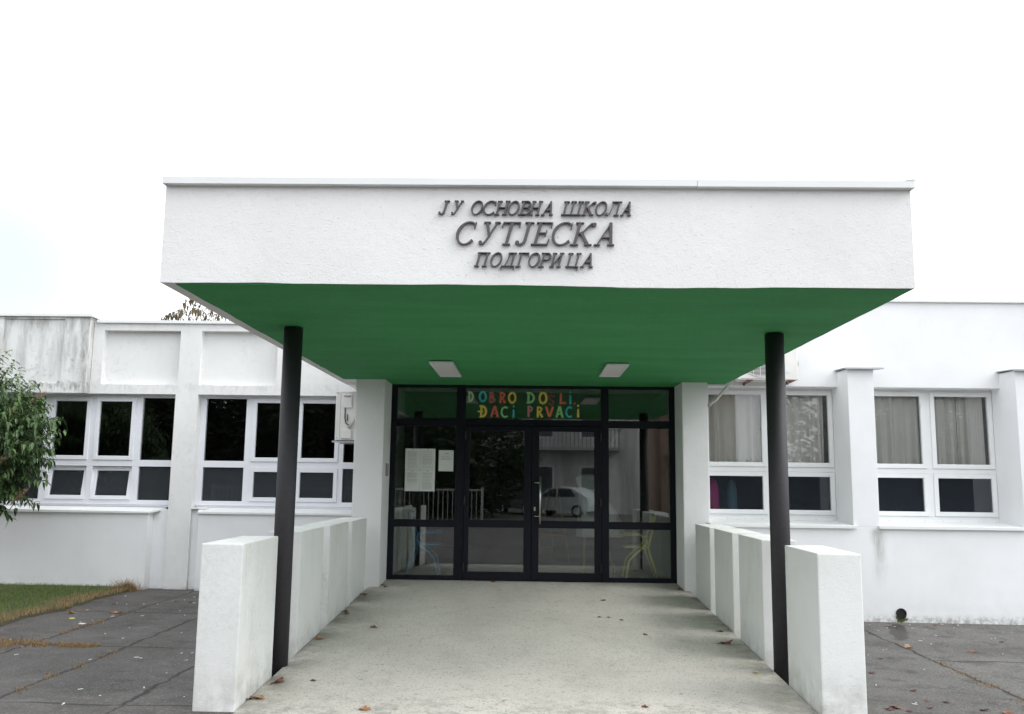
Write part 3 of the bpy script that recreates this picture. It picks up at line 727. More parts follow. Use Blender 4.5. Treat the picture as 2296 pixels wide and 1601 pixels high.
# cut-paper greeting inside the transom glass
WS = thing('welcome_lettering', 'multicoloured cut paper greeting letters on the glass above the doors', 'lettering', (0, .02, 2.14))
FW = .24
FAT = {
 'D': [([(.22, 0), (.22, 1)], FW), (arc(.25, .5, .50, .42, 88, -88, 16), FW), ([(.02, .93), (.3, .92)], .16), ([(.02, .07), (.3, .08)], .16)],
 'O': [(arc(.5, .5, .37, .42, 0, 360, 28), .23)],
 'B': [([(.24, 0), (.24, 1)], FW), (arc(.28, .74, .36, .19, 90, -90, 12), .20), (arc(.28, .28, .48, .21, 90, -90, 12), .22)],
 'R': [([(.22, 0), (.22, 1)], FW), (arc(.26, .72, .48, .21, 90, -90, 12), .21), ([(.45, .48), (.84, .02)], [.22, .30])],
 'S': [([(.86, .80), (.68, .92), (.42, .93), (.22, .80), (.26, .62), (.55, .50), (.78, .36), (.78, .18), (.55, .07), (.28, .08), (.08, .18)], .20)],
 'L': [([(.20, 0), (.20, 1)], [.30, .22]), ([(.1, .11), (.95, .11)], .22)],
 'i': [([(.5, 0), (.5, .68)], [.80, .52]), ([(.5, .84), (.5, 1)], .55)],
 ',': [([(.2, 0), (.7, 1)], .6)],
 'A': [([(.13, 0), (.48, 1)], .26), ([(.87, 0), (.52, 1)], .26), ([(.3, .32), (.7, .32)], .16)],
 'C': [(arc(.54, .5, .40, .42, 50, 310, 22), .22)],
 'P': [([(.24, 0), (.24, 1)], FW), (arc(.28, .72, .46, .22, 90, -90, 12), .21)],
 'V': [([(.12, 1), (.48, 0)], .28), ([(.88, 1), (.52, 0)], .28)],
}
def paper_letter(ch, x0, x1, z0, z1, col, extra=None):
    mb = MB(); wx, hz = x1-x0, z1-z0; asp = hz/wx
    st = FAT[ch] + (extra or [])
    for i, (pts, w) in enumerate(st):
        # strokes live in a square-metric space: stretch X by the box, keep stroke width even
        P = [(p[0]/asp, p[1]) for p in pts]
        k = .78
        W = [v*k*(1 if ch not in 'i,' else 1/asp) for v in w] if isinstance(w, list) else w*k*(1 if ch not in 'i,' else 1/asp)
        ribbon(mb, P, W, .0030+.0004*i, .0052+.0004*i, lambda q: (x0+q[0]*hz, z0+q[1]*hz))
    obj('letter', mb, col, WS)
hook = [([(.3, 1.25), (.5, 1.10), (.7, 1.25)], .14)]
for args in [('D',-.885,-.788,2.352,2.500,'pale_green'),('O',-.735,-.622,2.352,2.504,'teal'),('B',-.602,-.495,2.346,2.496,'dull_red'),('R',-.460,-.360,2.340,2.497,'red'),('O',-.339,-.222,2.338,2.499,'yellow'),
             ('D',-.090,.046,2.340,2.500,'green'),('O',.074,.198,2.332,2.502,'yellow'),('L',.356,.450,2.337,2.487,'red'),('i',.482,.528,2.338,2.514,'teal'),(',',.551,.579,2.334,2.370,'red'),
             ('A',-.576,-.455,2.152,2.305,'red'),('C',-.439,-.318,2.145,2.302,'green'),('i',-.284,-.236,2.146,2.314,'teal'),('P',-.080,.012,2.160,2.310,'pink'),('R',.044,.143,2.156,2.305,'yellow'),
             ('V',.165,.284,2.166,2.304,'orange'),('A',.305,.417,2.156,2.310,'green'),('C',.435,.546,2.154,2.309,'teal'),('i',.584,.638,2.160,2.330,'yellow')]: paper_letter(*args)
paper_letter('S', .197, .300, 2.318, 2.462, 'dark_red', hook)
paper_letter('D', -.725, -.600, 2.145, 2.312, 'yellow', [([(-.16, .5), (.46, .5)], .15)])
# paper notices taped inside the left side pane
random.seed(21)
def notice(x0, z0, w, h, label, group, head, kind):
    t = thing('paper_notice', label, 'notice', (x0+w/2, .0075, z0), group)
    obj('sheet', MB().box(x0, x0+w, .0068, .0078, z0, z0+h), 'paper', t)
    ln = MB(); z = z0+h*(.93 if kind else .80); lines = 0
    if kind: ln2 = MB().box(x0+w*.48, x0+w*.54, .0058, .0067, z0+h*.93, z0+h*.96)
    else: ln2 = MB().box(x0+w*.40, x0+w*.68, .0058, .0067, z0+h*.825, z0+h*.842)
    obj('heading', ln2, 'ink_dark', t)
    z = z0+h*(.86 if kind else .72); end = z0+h*(.08 if head else .35) if kind else z0+h*.52
    while z > end:
        if random.random() < .86: ln.box(x0+w*.16, x0+w*random.uniform(.72, .88), .0058, .0067, z, z+.0028)
        z -= .0085
    obj('text', ln, 'ink', t)
sg = 'sheets of printed notices taped inside the left pane'
notice(-1.708, 1.436, .200, .282, 'printed sheet at the upper left of the block of four notices', sg, True, 1)
notice(-1.506, 1.436, .202, .282, 'printed sheet at the upper right of the block of four notices', sg, True, 1)
notice(-1.706, 1.152, .200, .282, 'printed sheet at the lower left of the block of four notices', sg, False, 1)
notice(-1.504, 1.152, .200, .282, 'printed sheet at the lower right of the block of four notices', sg, True, 1)
notice(-1.258, 1.421, .200, .280, 'single printed sheet with a short heading, right of the block of notices', sg, False, 0)

# ================================================================= AIR CONDITIONERS
A = thing('air_conditioner', 'white outdoor unit on the left side of the entrance block, end panel showing', 'air conditioner', (-2.55, .5, 1.81), 'outdoor air conditioning units')
x0, x1, y0, y1, z0, z1 = -2.705, -2.405, .15, .90, 1.825, 2.488
obj('casing', MB().box(x0, x1, y0, y1, z0, z1), 'ac', A, bevel=.012)
obj('top_panel', MB().box(x0-.006, x1+.006, y0-.006, y1+.006, z1-.012, z1+.006), 'ac', A, bevel=.003)
q = MB(); q.box(x0+.066, x0+.070, y0-.002, y0+.01, z0+.02, z1-.02); obj('seam', q, 'ac_grey', A)
q = MB(); q.box(-2.600, -2.480, y0-.022, y0+.01, 2.27, 2.455); obj('terminal_cover', q, 'ac', A, bevel=.004)
q = MB(); q.box(-2.590, -2.490, y0-.0245, y0-.0225, 2.415, 2.438); obj('sticker', q, 'ac_grey', A)
q = MB(); q.box(-2.615, -2.475, y0-.035, y0+.01, 1.85, 1.97); obj('valve_cover', q, 'ac', A, bevel=.006)
q = MB(); q.tube([(-2.57, y0-.012, 2.26), (-2.57, y0-.014, 2.14), (-2.555, y0-.02, 2.06), (-2.51, y0-.03, 2.03), (-2.46, y0-.03, 2.05)], .008, 8)
q.tube([(-2.535, y0-.012, 2.18), (-2.535, y0-.012, 2.09)], .006, 6); obj('cable', q, 'ac_dark', A, smooth=True)
q = MB(); q.tube([(-2.51, y0-.03, 1.99), (-2.46, y0-.045, 2.06), (-2.41, y0-.03, 2.14), (-2.36, y0+.02, 2.20), (-2.31, y0+.1, 2.22)], .019, 10); obj('pipe', q, 'conduit', A, smooth=True)
q = MB(); q.box(x0+.02, x0+.035, y0-.0015, y0+.01, z1-.028, z1-.018); q.box(x0+.13, x0+.145, y0-.0015, y0+.01, z1-.03, z1-.022); q.box(x0+.02, x0+.033, y0-.0015, y0+.01, z0+.03, z0+.04); obj('screw', q, 'ac_grey', A)
for y in (.26, .78):
    q = MB(); q.box(-2.76, -2.289, y-.02, y+.02, 1.80, 1.826); q.box(-2.31, -2.289, y-.02, y+.02, 1.50, 1.80); obj('bracket', q, 'ac_grey', A)
q = MB(); q.box(-2.735, -2.29, y0-.01, y0+.05, 1.796, 1.812); obj('rail', q, 'grey_trim', A)

A = thing('air_conditioner', 'white outdoor unit with round fan grille high on the right wall by the canopy', 'air conditioner', (2.97, -.6, 2.60), 'outdoor air conditioning units')
x0, x1, y0, y1, z0, z1 = 2.585, 3.352, -.755, -.475, 2.606, 3.15
obj('casing', MB().box(x0, x1, y0, y1, z0, z1), 'ac', A, bevel=.014)
fx, fz, fr = 2.872, 2.872, .225
q = MB(); n = 40; q.add([(fx+fr*math.cos(6.2832*k/n), y0-.003, fz+fr*math.sin(6.2832*k/n)) for k in range(n)], [tuple(range(n))]); obj('fan_opening', q, 'ac_dark', A)
q = MB(); 
for i in range(-13, 14):
    zz = fz+i*.0165; hw = math.sqrt(max(0, fr**2-(zz-fz)**2))
    if hw > .03: q.box(fx-hw, fx+hw, y0-.016, y0-.011, zz-.0028, zz+.0028)
for i in range(-2, 3):
    xx_ = fx+i*.085; hh = math.sqrt(max(0, fr**2-(xx_-fx)**2)); q.box(xx_-.003, xx_+.003, y0-.011, y0-.004, fz-hh, fz+hh)
for k in range(n):
    a, b = 6.2832*k/n, 6.2832*(k+1)/n
    q.tube([(fx+fr*math.cos(a), y0-.010, fz+fr*math.sin(a)), (fx+fr*math.cos(b), y0-.010, fz+fr*math.sin(b))], .006, 6, False)
obj('grille', q, 'ac', A)
q = MB(); q.box(3.165, 3.255, y0-.003, y0+.01, 2.70, 2.765); obj('sticker', q, 'paper', A)
q = MB(); q.box(x0+.04, x0+.40, y0-.004, y0+.01, 2.622, 2.626); obj('seam', q, 'ac_grey', A)
for x in (2.74, 3.27):
    q = MB(); q.box(x-.012, x+.012, -.76, -.42, 2.582, 2.602); q.box(x-.012, x+.012, -.44, -.426, 2.565, 2.582); q.box(x-.04, x+.04, -.745, -.70, 2.594, 2.608); q.tube([(x-.03, -.76, 2.59), (x-.055, -.765, 2.57), (x-.06, -.765, 2.545)], .010, 6); obj('bracket', q, 'rust', A)
q = MB()
pts = [(3.352+.055*math.cos(a), -.56, 2.84+.075*math.sin(a)) for a in [RAD(-80+160*i/14) for i in range(15)]]
q.tube(pts, .011, 8); q.tube([(3.352, -.56, 2.80), (3.372, -.56, 2.84), (3.352, -.56, 2.88)], .008, 8); q.box(3.352, 3.372, -.58, -.54, 2.69, 2.71); obj('pipe', q, 'ac_grey', A, smooth=True)
q = MB(); q.tube([(2.60, -.56, 2.66), (2.53, -.56, 2.575), (2.42, -.57, 2.45), (2.33, -.58, 2.345), (2.29, -.585, 2.325), (2.243, -.585, 2.275)], .020, 10); obj('conduit', q, 'conduit', A, smooth=True)

# ================================================================= INSIDE: curtains, chairs
def curtain(x0, x1, z0, z1, y, label, seed, gather=None, group='curtains behind the right-hand windows'):
    random.seed(seed); n = 90; m = 10; mb = MB(); ph = [random.uniform(0, 6.28) for _ in range(4)]
    for j in range(m+1):
        z = z0+(z1-z0)*j/m; v = 1-j/m
        for i in range(n+1):
            u = i/n; x = x0+(x1-x0)*u
            a = .030*math.sin(u*30*(x1-x0)/.7+ph[0]+1.3*math.sin(u*7+ph[1])) + .004*math.sin(u*71+ph[2]+v*.7) + .01*math.sin(u*13+ph[3])
            if gather: x += (gather-x)*.0 if abs(x-gather) > .3 else (.055*v*(1 if x > gather else -1)*(1-abs(x-gather)/.3))
            mb.v.append((x, y+a*(.6+.5*v), z+.006*math.sin(u*40+ph[0])*(j == 0)))
    for j in range(m):
        for i in range(n): a = j*(n+1)+i; mb.f.append((a, a+1, a+n+2, a+n+1))
    o = obj('curtain', mb, 'curtain', smooth=True, recalc=False)
    recenter(o, ((x0+x1)/2, y, z0)); return tag(o, label, 'curtain', group)
curtain(2.20, 3.07, 1.50, 2.52, -.105, 'gathered grey curtain in the left half of the window below the outdoor unit', 1)
curtain(3.08, 3.86, 1.50, 2.52, -.105, 'grey curtain behind the window just right of the dark column', 2)
curtain(4.25, 5.13, 1.50, 2.52, -.105, 'grey curtain in the left half of the far right window', 3)
curtain(5.14, 5.60, 1.50, 2.52, -.105, 'grey curtain left of the parting in the far right window', 4)
curtain(5.615, 5.95, 1.50, 2.52, -.10, 'narrow grey curtain right of the parting in the far right window', 5)
def coat(x0, x1, z0, z1, y, mat, label):
    mb = MB(); n = 14; xc, hw = (x0+x1)/2, (x1-x0)/2
    prof = [(z0, 1.), (z0+(z1-z0)*.4, .88), (z0+(z1-z0)*.75, .85), (z0+(z1-z0)*.92, .6), (z1, .15)]
    for z, s in prof:
        for k in range(n): a = 6.2832*k/n; mb.v.append((xc+hw*s*math.cos(a)*(1+.07*math.sin(5*a)), y+.09*s*math.sin(a), z))
    for j in range(len(prof)-1):
        for k in range(n): mb.f.append((j*n+k, j*n+(k+1)%n, (j+1)*n+(k+1)%n, (j+1)*n+k))
    mb.f.append(tuple(range((len(prof)-1)*n, len(prof)*n)))
    tag(recenter(obj('hanging_coat', mb, mat, smooth=True), (xc, y, z0)), label, 'coat', 'coats hanging in the classroom')
coat(2.30, 2.52, .80, 1.38, .12, 'coat_pink', 'bright pink coat behind the lower window pane beside the entrance')
coat(2.62, 2.80, .80, 1.36, .30, 'coat_teal', 'dull teal coat next to the pink one behind the lower pane')
def chair(name, label, xc, yc, sg_, col, back):
    t = thing(name, label, 'chair', (xc, yc, .0), 'school chairs in the entrance hall')
    X = lambda u: xc+sg_*u
    for dy in (-.2, .2):
        y = yc+dy
        f = MB(); f.tube([(X(-.30), y, .60), (X(-.06), y, .60), (X(.02), y, .575), (X(.045), y, .51), (X(.0), y, .44), (X(-.12), y, .34), (X(-.20), y, .26), (X(-.25), y, .02)], .016, 8)
        obj('front_leg', f, col, t, smooth=True)
        f = MB(); f.tube([(X(.16), y, .88), (X(.10), y, .62), (X(.055), y, .42), (X(.09), y, .30), (X(.19), y, .02)], .015, 8); obj('rear_leg', f, col, t, smooth=True)
    obj('seat', MB().box(min(X(-.26), X(.06)), max(X(-.26), X(.06)), yc-.19, yc+.19, .425, .445), col, t, bevel=.008)
    obj('backrest', MB().box(min(X(.115), X(.135)), max(X(.115), X(.135)), yc-.19, yc+.19, .64, .86), col, t, bevel=.006)
chair('school_chair', 'yellow tube framed chair behind the lower right entrance pane', 1.52, .50, 1, 'chair_yellow', 1)
chair('school_chair', 'pale blue tube framed chair behind the lower left entrance pane', -1.52, .50, -1, 'chair_blue', 1)
t = thing('wooden_easel', 'wooden easel standing in the hall behind the right door leaf', 'easel', (.36, 2.8, 0))
for dx in (-.26, .26):
    obj('leg', MB().tube([(.36+dx, 2.8, 0), (.36+dx*.25, 2.8, 1.25)], .02, 6), 'wood', t)
obj('leg', MB().tube([(.36, 3.2, 0), (.36, 2.83, 1.2)], .02, 6), 'wood', t); obj('rail', MB().box(.15, .57, 2.76, 2.82, .42, .47), 'wood', t); obj('crossbar', MB().box(.27, .45, 2.77, 2.81, .9, .94), 'wood', t)

mb = MB(); n = 48
for z, xc, hw, hd in ((1.42, .80, .09, .04), (1.36, .80, .16, .08), (1.12, .86, .17, .09), (.90, .95, .27, .12), (.66, 1.0, .33, .15), (.52, 1.0, .34, .15)):
    for k in range(n):
        a = 6.2832*k/n; f_ = 1+.10*math.sin(7*a)*(1.42-z); mb.v.append((xc+hw*f_*math.cos(a), 1.1+hd*f_*math.sin(a), z))
for j in range(5):
    for k in range(n): mb.f.append((j*n+k, j*n+(k+1) % n, (j+1)*n+(k+1) % n, (j+1)*n+k))
mb.f.append(tuple(range(n)))
t = thing('draped_stand', 'white cloth draped over a stand inside, seen through the right door leaf', 'stand', (.95, 1.1, 0))
obj('cloth', mb, 'cloth', t, smooth=True)
obj('leg', MB().tube([(.75, 1.1, 0), (.80, 1.1, 1.38)], .018, 8), 'wood', t); obj('leg', MB().tube([(1.2, 1.1, 0), (.84, 1.1, 1.38)], .018, 8), 'wood', t)
# ================================================================= VEGETATION
def leafshape(mb, base, d, up, ln, wd, tint, droop=.35):
    d = d.normalized(); side = d.cross(up)
    if side.length < 1e-3: side = Vector((1, 0, 0))
    side.normalize(); nrm = side.cross(d); vs = []
    prof = ((0, .12), (.30, .95), (.62, .85), (1., .02))
    for u, w in prof:
        c = base + d*ln*u - Vector((0, 0, 1))*droop*ln*u*u
        vs += [c - side*wd*w*.5 + nrm*wd*.16*w, c - nrm*0, c + side*wd*w*.5 + nrm*wd*.16*w]
    fs = []
    for i in range(3):
        a = 3*i; fs += [(a, a+1, a+4, a+3), (a+1, a+2, a+5, a+4)]
    mb.add(vs, fs, tint)
def shoot(lv, st, p, d, ln, nl, ls, tintf, bend=.25, thin=.004, droop=.4):
    pts = []; q = p.copy(); dd = d.normalized()
    for i in range(7): pts.append(q.copy()); q = q+dd*ln/6; dd = (dd-Vector((0, 0, bend/6))).normalized()
    st.tube(pts, [thin*(1-.1*i) for i in range(7)], 4, False)
    for i in range(nl):
        u = .12+.88*i/(nl-1); k = min(5, int(u*6)); b = pts[k].lerp(pts[k+1], u*6-k)
        ax = (pts[k+1]-pts[k]).normalized()
        rnd = Vector((random.gauss(0, 1), random.gauss(0, 1), random.gauss(0, 1))); s = rnd-ax*rnd.dot(ax); s.normalize()
        for sg2 in (1, -1):
            dl = (ax*random.uniform(.3, .75)+s*sg2).normalized()
            leafshape(lv, b, dl, Vector((0, 0, 1)), ls*random.uniform(.7, 1.15), ls*random.uniform(.40, .52), tintf(b), droop)
random.seed(17)
T1 = thing('privet_tree', 'dark green broad leaved tree with brown flower sprays in front of the left windows', 'tree', (-7.75, -.65, GZ(-7.75)))
st, lv, pn = MB(), MB(), MB()
base = Vector((-7.75, -.65, GZ(-7.75)-.05)); cc = Vector((-7.44, -.65, 1.78))
st.tube([base, base+Vector((.02, 0, .5)), base+Vector((.05, .02, 1.1)), base+Vector((.08, 0, 2.0)), base+Vector((.15, 0, 2.8))], [.075, .062, .055, .04, .02], 10)
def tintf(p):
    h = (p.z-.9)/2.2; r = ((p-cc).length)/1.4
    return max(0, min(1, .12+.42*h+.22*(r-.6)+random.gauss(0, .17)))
for i in range(1600):
    while True:
        v = Vector((random.gauss(0, 1), random.gauss(0, 1), random.gauss(0, 1)))
        if v.length > .1: v.normalize(); break
    k = random.uniform(.35, .90); z = v.z
    tgt = cc+Vector((v.x*1.16*k, v.y*.95*k, z*1.02*k))
    if tgt.z > 2.2: tgt.x -= (tgt.z-2.2)*.45
    if noise.noise(tgt*1.9+Vector((3, 1, 7))) < -.42: continue
    d = (v*.8+Vector((0, 0, .35))+Vector((random.gauss(0, .35), random.gauss(0, .35), random.gauss(0, .25))))
    if z < -.55: d.z -= .7
    shoot(lv, st, tgt, d, random.uniform(.18, .34), random.randint(5, 8), .086, tintf, bend=.5, droop=.55)
# long leading shoots at the top and loose ones towards the building
for p_, d_, l_ in [(tuple(Vector(a_)+Vector((-.09, 0, .03))), b_, c_) for a_, b_, c_ in [((-7.05, -.7, 2.35), (.55, 0, 1), .62), ((-6.95, -.6, 2.25), (.45, 0, 1), .55), ((-7.25, -.6, 2.45), (.1, 0, 1), .60), ((-6.75, -.6, 2.15), (.75, 0, .8), .42),
                   ((-6.65, -.7, 1.9), (1, 0, .5), .50), ((-6.62, -.6, 1.55), (1, .1, .25), .50), ((-6.6, -.65, 1.25), (1, 0, .0), .50), ((-6.6, -.7, 1.05), (1, -.1, -.15), .48), ((-6.8, -.6, .98), (.7, 0, -.6), .36),
                   ((-7.0, -.55, .95), (.2, .1, -1), .26), ((-6.62, -.5, 1.75), (.9, .2, .6), .40), ((-6.62, -.8, 1.4), (.95, -.2, .3), .36), ((-6.5, -.6, 2.0), (.5, 0, .9), .30)]]:
    shoot(lv, st, Vector(p_), Vector(d_), l_, 11, .095, tintf, bend=.35, droop=.5)
for k in range(26):
    a = random.uniform(0, 6.28); b = base+Vector((.08, 0, random.uniform(.9, 2.6))); e = cc+Vector((math.cos(a)*.75, math.sin(a)*.6, random.uniform(-.6, .45)))
    st.tube([b, b.lerp(e, .5)+Vector((0, 0, .12)), e], [.022, .014, .006], 6, False)
obj('trunk', st, 'bark', T1); obj('crown', lv, 'leaf', T1, tint=True, recalc=False)
for c_ in [(-6.60, -.95, 2.05), (-6.72, -1.0, 1.72), (-6.58, -1.15, 1.42), (-6.66, -1.1, 1.18), (-6.42, -.9, 1.02), (-6.42, -.65, 2.28), (-6.95, -1.3, 1.9), (-6.85, -1.1, 2.55)]:
    c_ = Vector(c_); q = MB()
    ax = Vector((.5, -.1, .35)).normalized()
    q.tube([c_-ax*.12, c_, c_+ax*.14], .003, 4, False)
    for _ in range(24):
        u = random.uniform(-.08, .14); p0 = c_+ax*u; dv = (ax*.6+Vector((random.gauss(0, 1), random.gauss(0, 1), random.gauss(0, 1))).normalized()); e = p0+dv*random.uniform(.03, .065)*(1-u*2)
        q.tube([p0, e], .0022, 3, False)
        for _ in range(3):
            z = e+Vector((random.gauss(0, .01), random.gauss(0, .01), random.gauss(0, .01))); s = .004; q.add([(z.x-s, z.y, z.z), (z.x, z.y, z.z+s), (z.x+s, z.y, z.z), (z.x, z.y-s, z.z-s)], [(0,1,2,3)])
    obj('flower_spray', q, 'panicle', T1)
# the autumn tree whose top shows over the parapet
random.seed(29)
T2 = thing('autumn_tree', 'thin tree top with sparse brownish leaves rising behind the white parapet', 'tree', (-8.6, 12.2, -.3))
st, lv = MB(), MB(); b0 = Vector((-8.6, 12.2, -.35))
st.tube([b0, b0+Vector((.05, 0, 1.6)), b0+Vector((0, .05, 3.2)), b0+Vector((.1, 0, 4.6))], [.13, .11, .08, .05], 8)
def tint2(p): return random.random()
tips = [(-10.15, 5.75), (-9.95, 5.55), (-9.45, 6.28), (-9.30, 5.95), (-9.55, 5.7), (-9.05, 6.0), (-8.8, 5.75), (-8.55, 5.95), (-8.35, 5.6), (-8.1, 5.75), (-7.8, 5.5), (-9.8, 5.35), (-8.9, 5.45), (-7.5, 5.3), (-9.2, 5.5), (-8.5, 5.4), (-9.65, 5.45)]
for x, z in tips:
    e = Vector((x-.1, 12.2+random.uniform(-.6, .6), z+.22)); s0 = b0+Vector((.05, 0, random.uniform(3.2, 4.4))); md = s0.lerp(e, .55)+Vector((0, 0, random.uniform(0, .3)))
    st.tube([s0, md, e], [.03, .016, .004], 5, False)
    for k in range(4):
        u = random.uniform(.45, 1); p = md.lerp(e, u)
        shoot(lv, st, p, Vector((random.gauss(0, 1)+(e.x-s0.x)*.6, random.gauss(0, 1), random.uniform(.0, 1.0))), random.uniform(.3, .5), random.randint(3, 5), .125, tint2, bend=1.0, thin=.007, droop=1.0)
for k in range(34):
    v = Vector((random.gauss(0, .9), random.gauss(0, .8), random.uniform(-1.4, .75))); p = b0+Vector((.1, 0, 4.3))+v
    shoot(lv, st, p, v+Vector((0, 0, .5)), random.uniform(.3, .5), 4, .125, tint2, bend=1., thin=.006, droop=1.)
obj('trunk', st, 'bark', T2); obj('crown', lv, 'leaf_autumn', T2, tint=True, recalc=False)

# ================================================================= FALLEN LEAVES AND LITTER
def fallen_mesh(seed, mat, s):
    random.seed(seed); mb = MB(); n = 30; pts = []
    for k in range(n):
        a = 6.2832*k/n; lobe = .55+.45*abs(math.cos(2.5*a))**.7
        pts.append((math.cos(a)*lobe*s*random.uniform(.9, 1.1), math.sin(a)*lobe*s*.85*random.uniform(.9, 1.1)))
    ang = random.uniform(0, 6)
    def zz(x, y): u = (x*math.cos(ang)+y*math.sin(ang))/s; v = (-x*math.sin(ang)+y*math.cos(ang))/s; return s*(.10+.34*u*u+.10*math.sin(3*v+1))*.8
    mb.v = [(0, 0, zz(0, 0))]+[(x, y, zz(x, y)) for x, y in pts]+[(x*.5, y*.5, zz(x*.5, y*.5)) for x, y in pts]
    for k in range(n):
        a, b = 1+k, 1+(k+1) % n; mb.f += [(0, a+n, b+n), (a+n, a, b, b+n)]
    mb.tube([(0, 0, zz(0, 0)), (-s*.5, 0, .01), (-s*1.3, s*.1, .006)], .0022, 4)
    me = bpy.data.meshes.new('fallen_leaf'); me.from_pydata(mb.v, [], mb.f); me.materials.append(M[mat]); return me
LM = {'r': [fallen_mesh(1, 'fallen_red', .045), fallen_mesh(2, 'fallen_red', .035)], 'b': [fallen_mesh(3, 'fallen_brown', .045), fallen_mesh(4, 'fallen_brown', .038), fallen_mesh(9, 'fallen_brown', .055)],
      'o': [fallen_mesh(5, 'fallen_orange', .045), fallen_mesh(6, 'fallen_orange', .05)], 'y': [fallen_mesh(7, 'fallen_yellow', .035)]}
random.seed(31); cnt = 0
def put_leaf(x, y, z, k, label, sc=1.):
    o = bpy.data.objects.new('fallen_leaf', random.choice(LM[k])); C.objects.link(o); o.location = (x, y, z+.002)
    o.rotation_euler = (random.uniform(-.15, .15), random.uniform(-.15, .15), random.uniform(0, 6.28)); o.scale = (sc,)*3
    tag(o, label, 'leaf', 'fallen leaves')
FP = [(-1.87,-.50,'b','brown leaf in the corner left of the entrance doors',.9),(-1.82,-.62,'r','dark leaf scrap beside the one in the left entrance corner',.8),
 (-1.99,-1.2,'b','brown leaf heap piece at the foot of the rearmost left pier',1.15),(-1.97,-2.33,'b','curled leaf at the foot of the third left pier',.9),(-2.0,-2.22,'r','dark red leaf stuck against the third left pier',.8),
 (-1.57,-2.97,'b','reddish brown leaf lying free on the left half of the porch floor',1.1),(-1.98,-3.52,'o','orange leaf at the foot of the second left pier',1.1),(-1.95,-4.97,'b','red brown leaf beside the front left pier, near the column',1.1),
 (-1.97,-5.40,'o','orange brown leaf by the front corner of the left pier',1.15),(-1.17,-5.61,'o','orange leaf at the front edge of the porch',1.),(.83,-1.32,'b','small red leaf in the right half of the porch near the doors',.8),
 (.72,-2.30,'b','pale brown leaf of a pair in the right middle of the porch',.7),(.80,-2.32,'r','darker leaf of a pair in the right middle of the porch',.6),(.93,-2.44,'r','small black brown leaf right of the pair on the porch',.6),
 (1.09,-3.12,'b','tiny brown leaf on the right side of the porch floor',.7),(1.79,-3.44,'b','long brown leaf near the second right pier',1.3),(1.84,-2.92,'r','reddish leaf at the foot of the third right pier',1.),(1.81,-4.46,'y','yellow leaf near the right column',.9),
 (.78,-5.44,'b','small brown leaf at the front right of the porch',.7),(1.87,-.47,'b','brown leaf in the corner right of the entrance doors',.9),(-.49,-.10,'b','brown leaf right at the sill of the left door leaf',.8),(-1.69,-4.91,'r','dark leaf scrap on the porch near the left column',.6),(-2.03,-5.42,'r','dark green brown leaf wedged at the front left pier corner',.8)]
for x, y, k, lb, sc in FP: put_leaf(x, y, SL*y, k, lb, sc)
FG = [(-5.23,-.63,'r','dark red leaf on the asphalt close to the lawn edge'),(-4.84,-1.36,'o','orange leaf lying on the joint right of the lawn'),(-4.92,-1.34,'b','brown leaf touching the orange one on the joint'),(-5.34,-1.44,'o','orange leaf at the brown edge of the lawn'),
 (-4.56,-.30,'r','dark red leaf on the asphalt near the white pillar base'),(-4.37,-.34,'r','dark leaf on the asphalt close behind the front left pier'),(-6.3,-.9,'o','orange leaf lying in the grass'),
 (3.83,-2.55,'o','orange leaf on the joint in the right yard'),(4.40,-2.72,'b','red brown leaf right of the drain in the right yard'),(4.81,-.98,'b','brown leaf against the right wall base'),(4.18,-1.17,'r','pale reddish leaf left of the drain'),
 (3.03,-4.55,'r','dark red leaf scrap in the middle of the right yard'),(2.59,-5.19,'r','dark red leaf in the heap beside the front right pier'),(2.66,-5.14,'b','brown leaf on top of the heap beside the front right pier'),(2.72,-5.22,'r','outer dark leaf of the heap beside the front right pier'),
 (3.29,-5.15,'r','dark leaf scrap at the bottom right of the yard'),(3.42,-5.22,'b','reddish leaf at the bottom right edge of the yard'),(3.12,-4.93,'r','dark twiggy leaf right of the heap by the pier'),(2.91,-5.12,'r','small dark leaf between the heap and the yard joint'),
 (2.62,-1.6,'r','dark leaf right behind the front right pier'),(5.0,-2.1,'r','dark leaf at the right edge of the yard'),(2.95,-3.9,'r','wet dark leaf scrap left of the yard joint'),(3.3,-3.2,'r','wet dark leaf close to the yard joint')]
for x, y, k, lb in FG: put_leaf(x, y, GZ(x), k, lb, 1. if k != 'r' else .8)
random.seed(91)
for _ in range(46):
    if random.random() < .62: x = random.uniform(2.5, 5.8); y = random.choice((random.uniform(-5.3, -1), random.uniform(-1.3, -.86)))
    else: x = random.uniform(-5.4, -2.6); y = random.choice((-1.28+random.gauss(0, .06), -3.42+random.gauss(0, .06), random.uniform(-5.5, .5)))
    o = bpy.data.objects.new('leaf_scrap', random.choice(LM['r']+LM['b'][:2])); C.objects.link(o); o.location = (x, y, GZ(x)+.003); o.rotation_euler = (random.uniform(-.2, .2), 0, random.uniform(0, 6.28)); q_ = random.uniform(.22, .5); o.scale = (q_*1.6, q_*.7, q_)
    tag(o, 'small dark shrivelled leaf scrap on the asphalt yard', 'leaf', 'shrivelled leaf scraps on the asphalt')
def bit(sx, sy, seed):
    random.seed(seed); mb = MB(); pts = []
    for k in range(7): a = 6.2832*k/7; pts.append((math.cos(a)*sx*random.uniform(.7, 1.1), math.sin(a)*sy*random.uniform(.7, 1.1)))
    mb.poly(pts, .001, .005); me = bpy.data.meshes.new('litter_scrap'); me.from_pydata(mb.v, [], mb.f); me.materials.append(M['litter']); return me
BM = [bit(.010, .006, 1), bit(.016, .005, 2), bit(.007, .006, 3), bit(.024, .006, 4)]
random.seed(77)
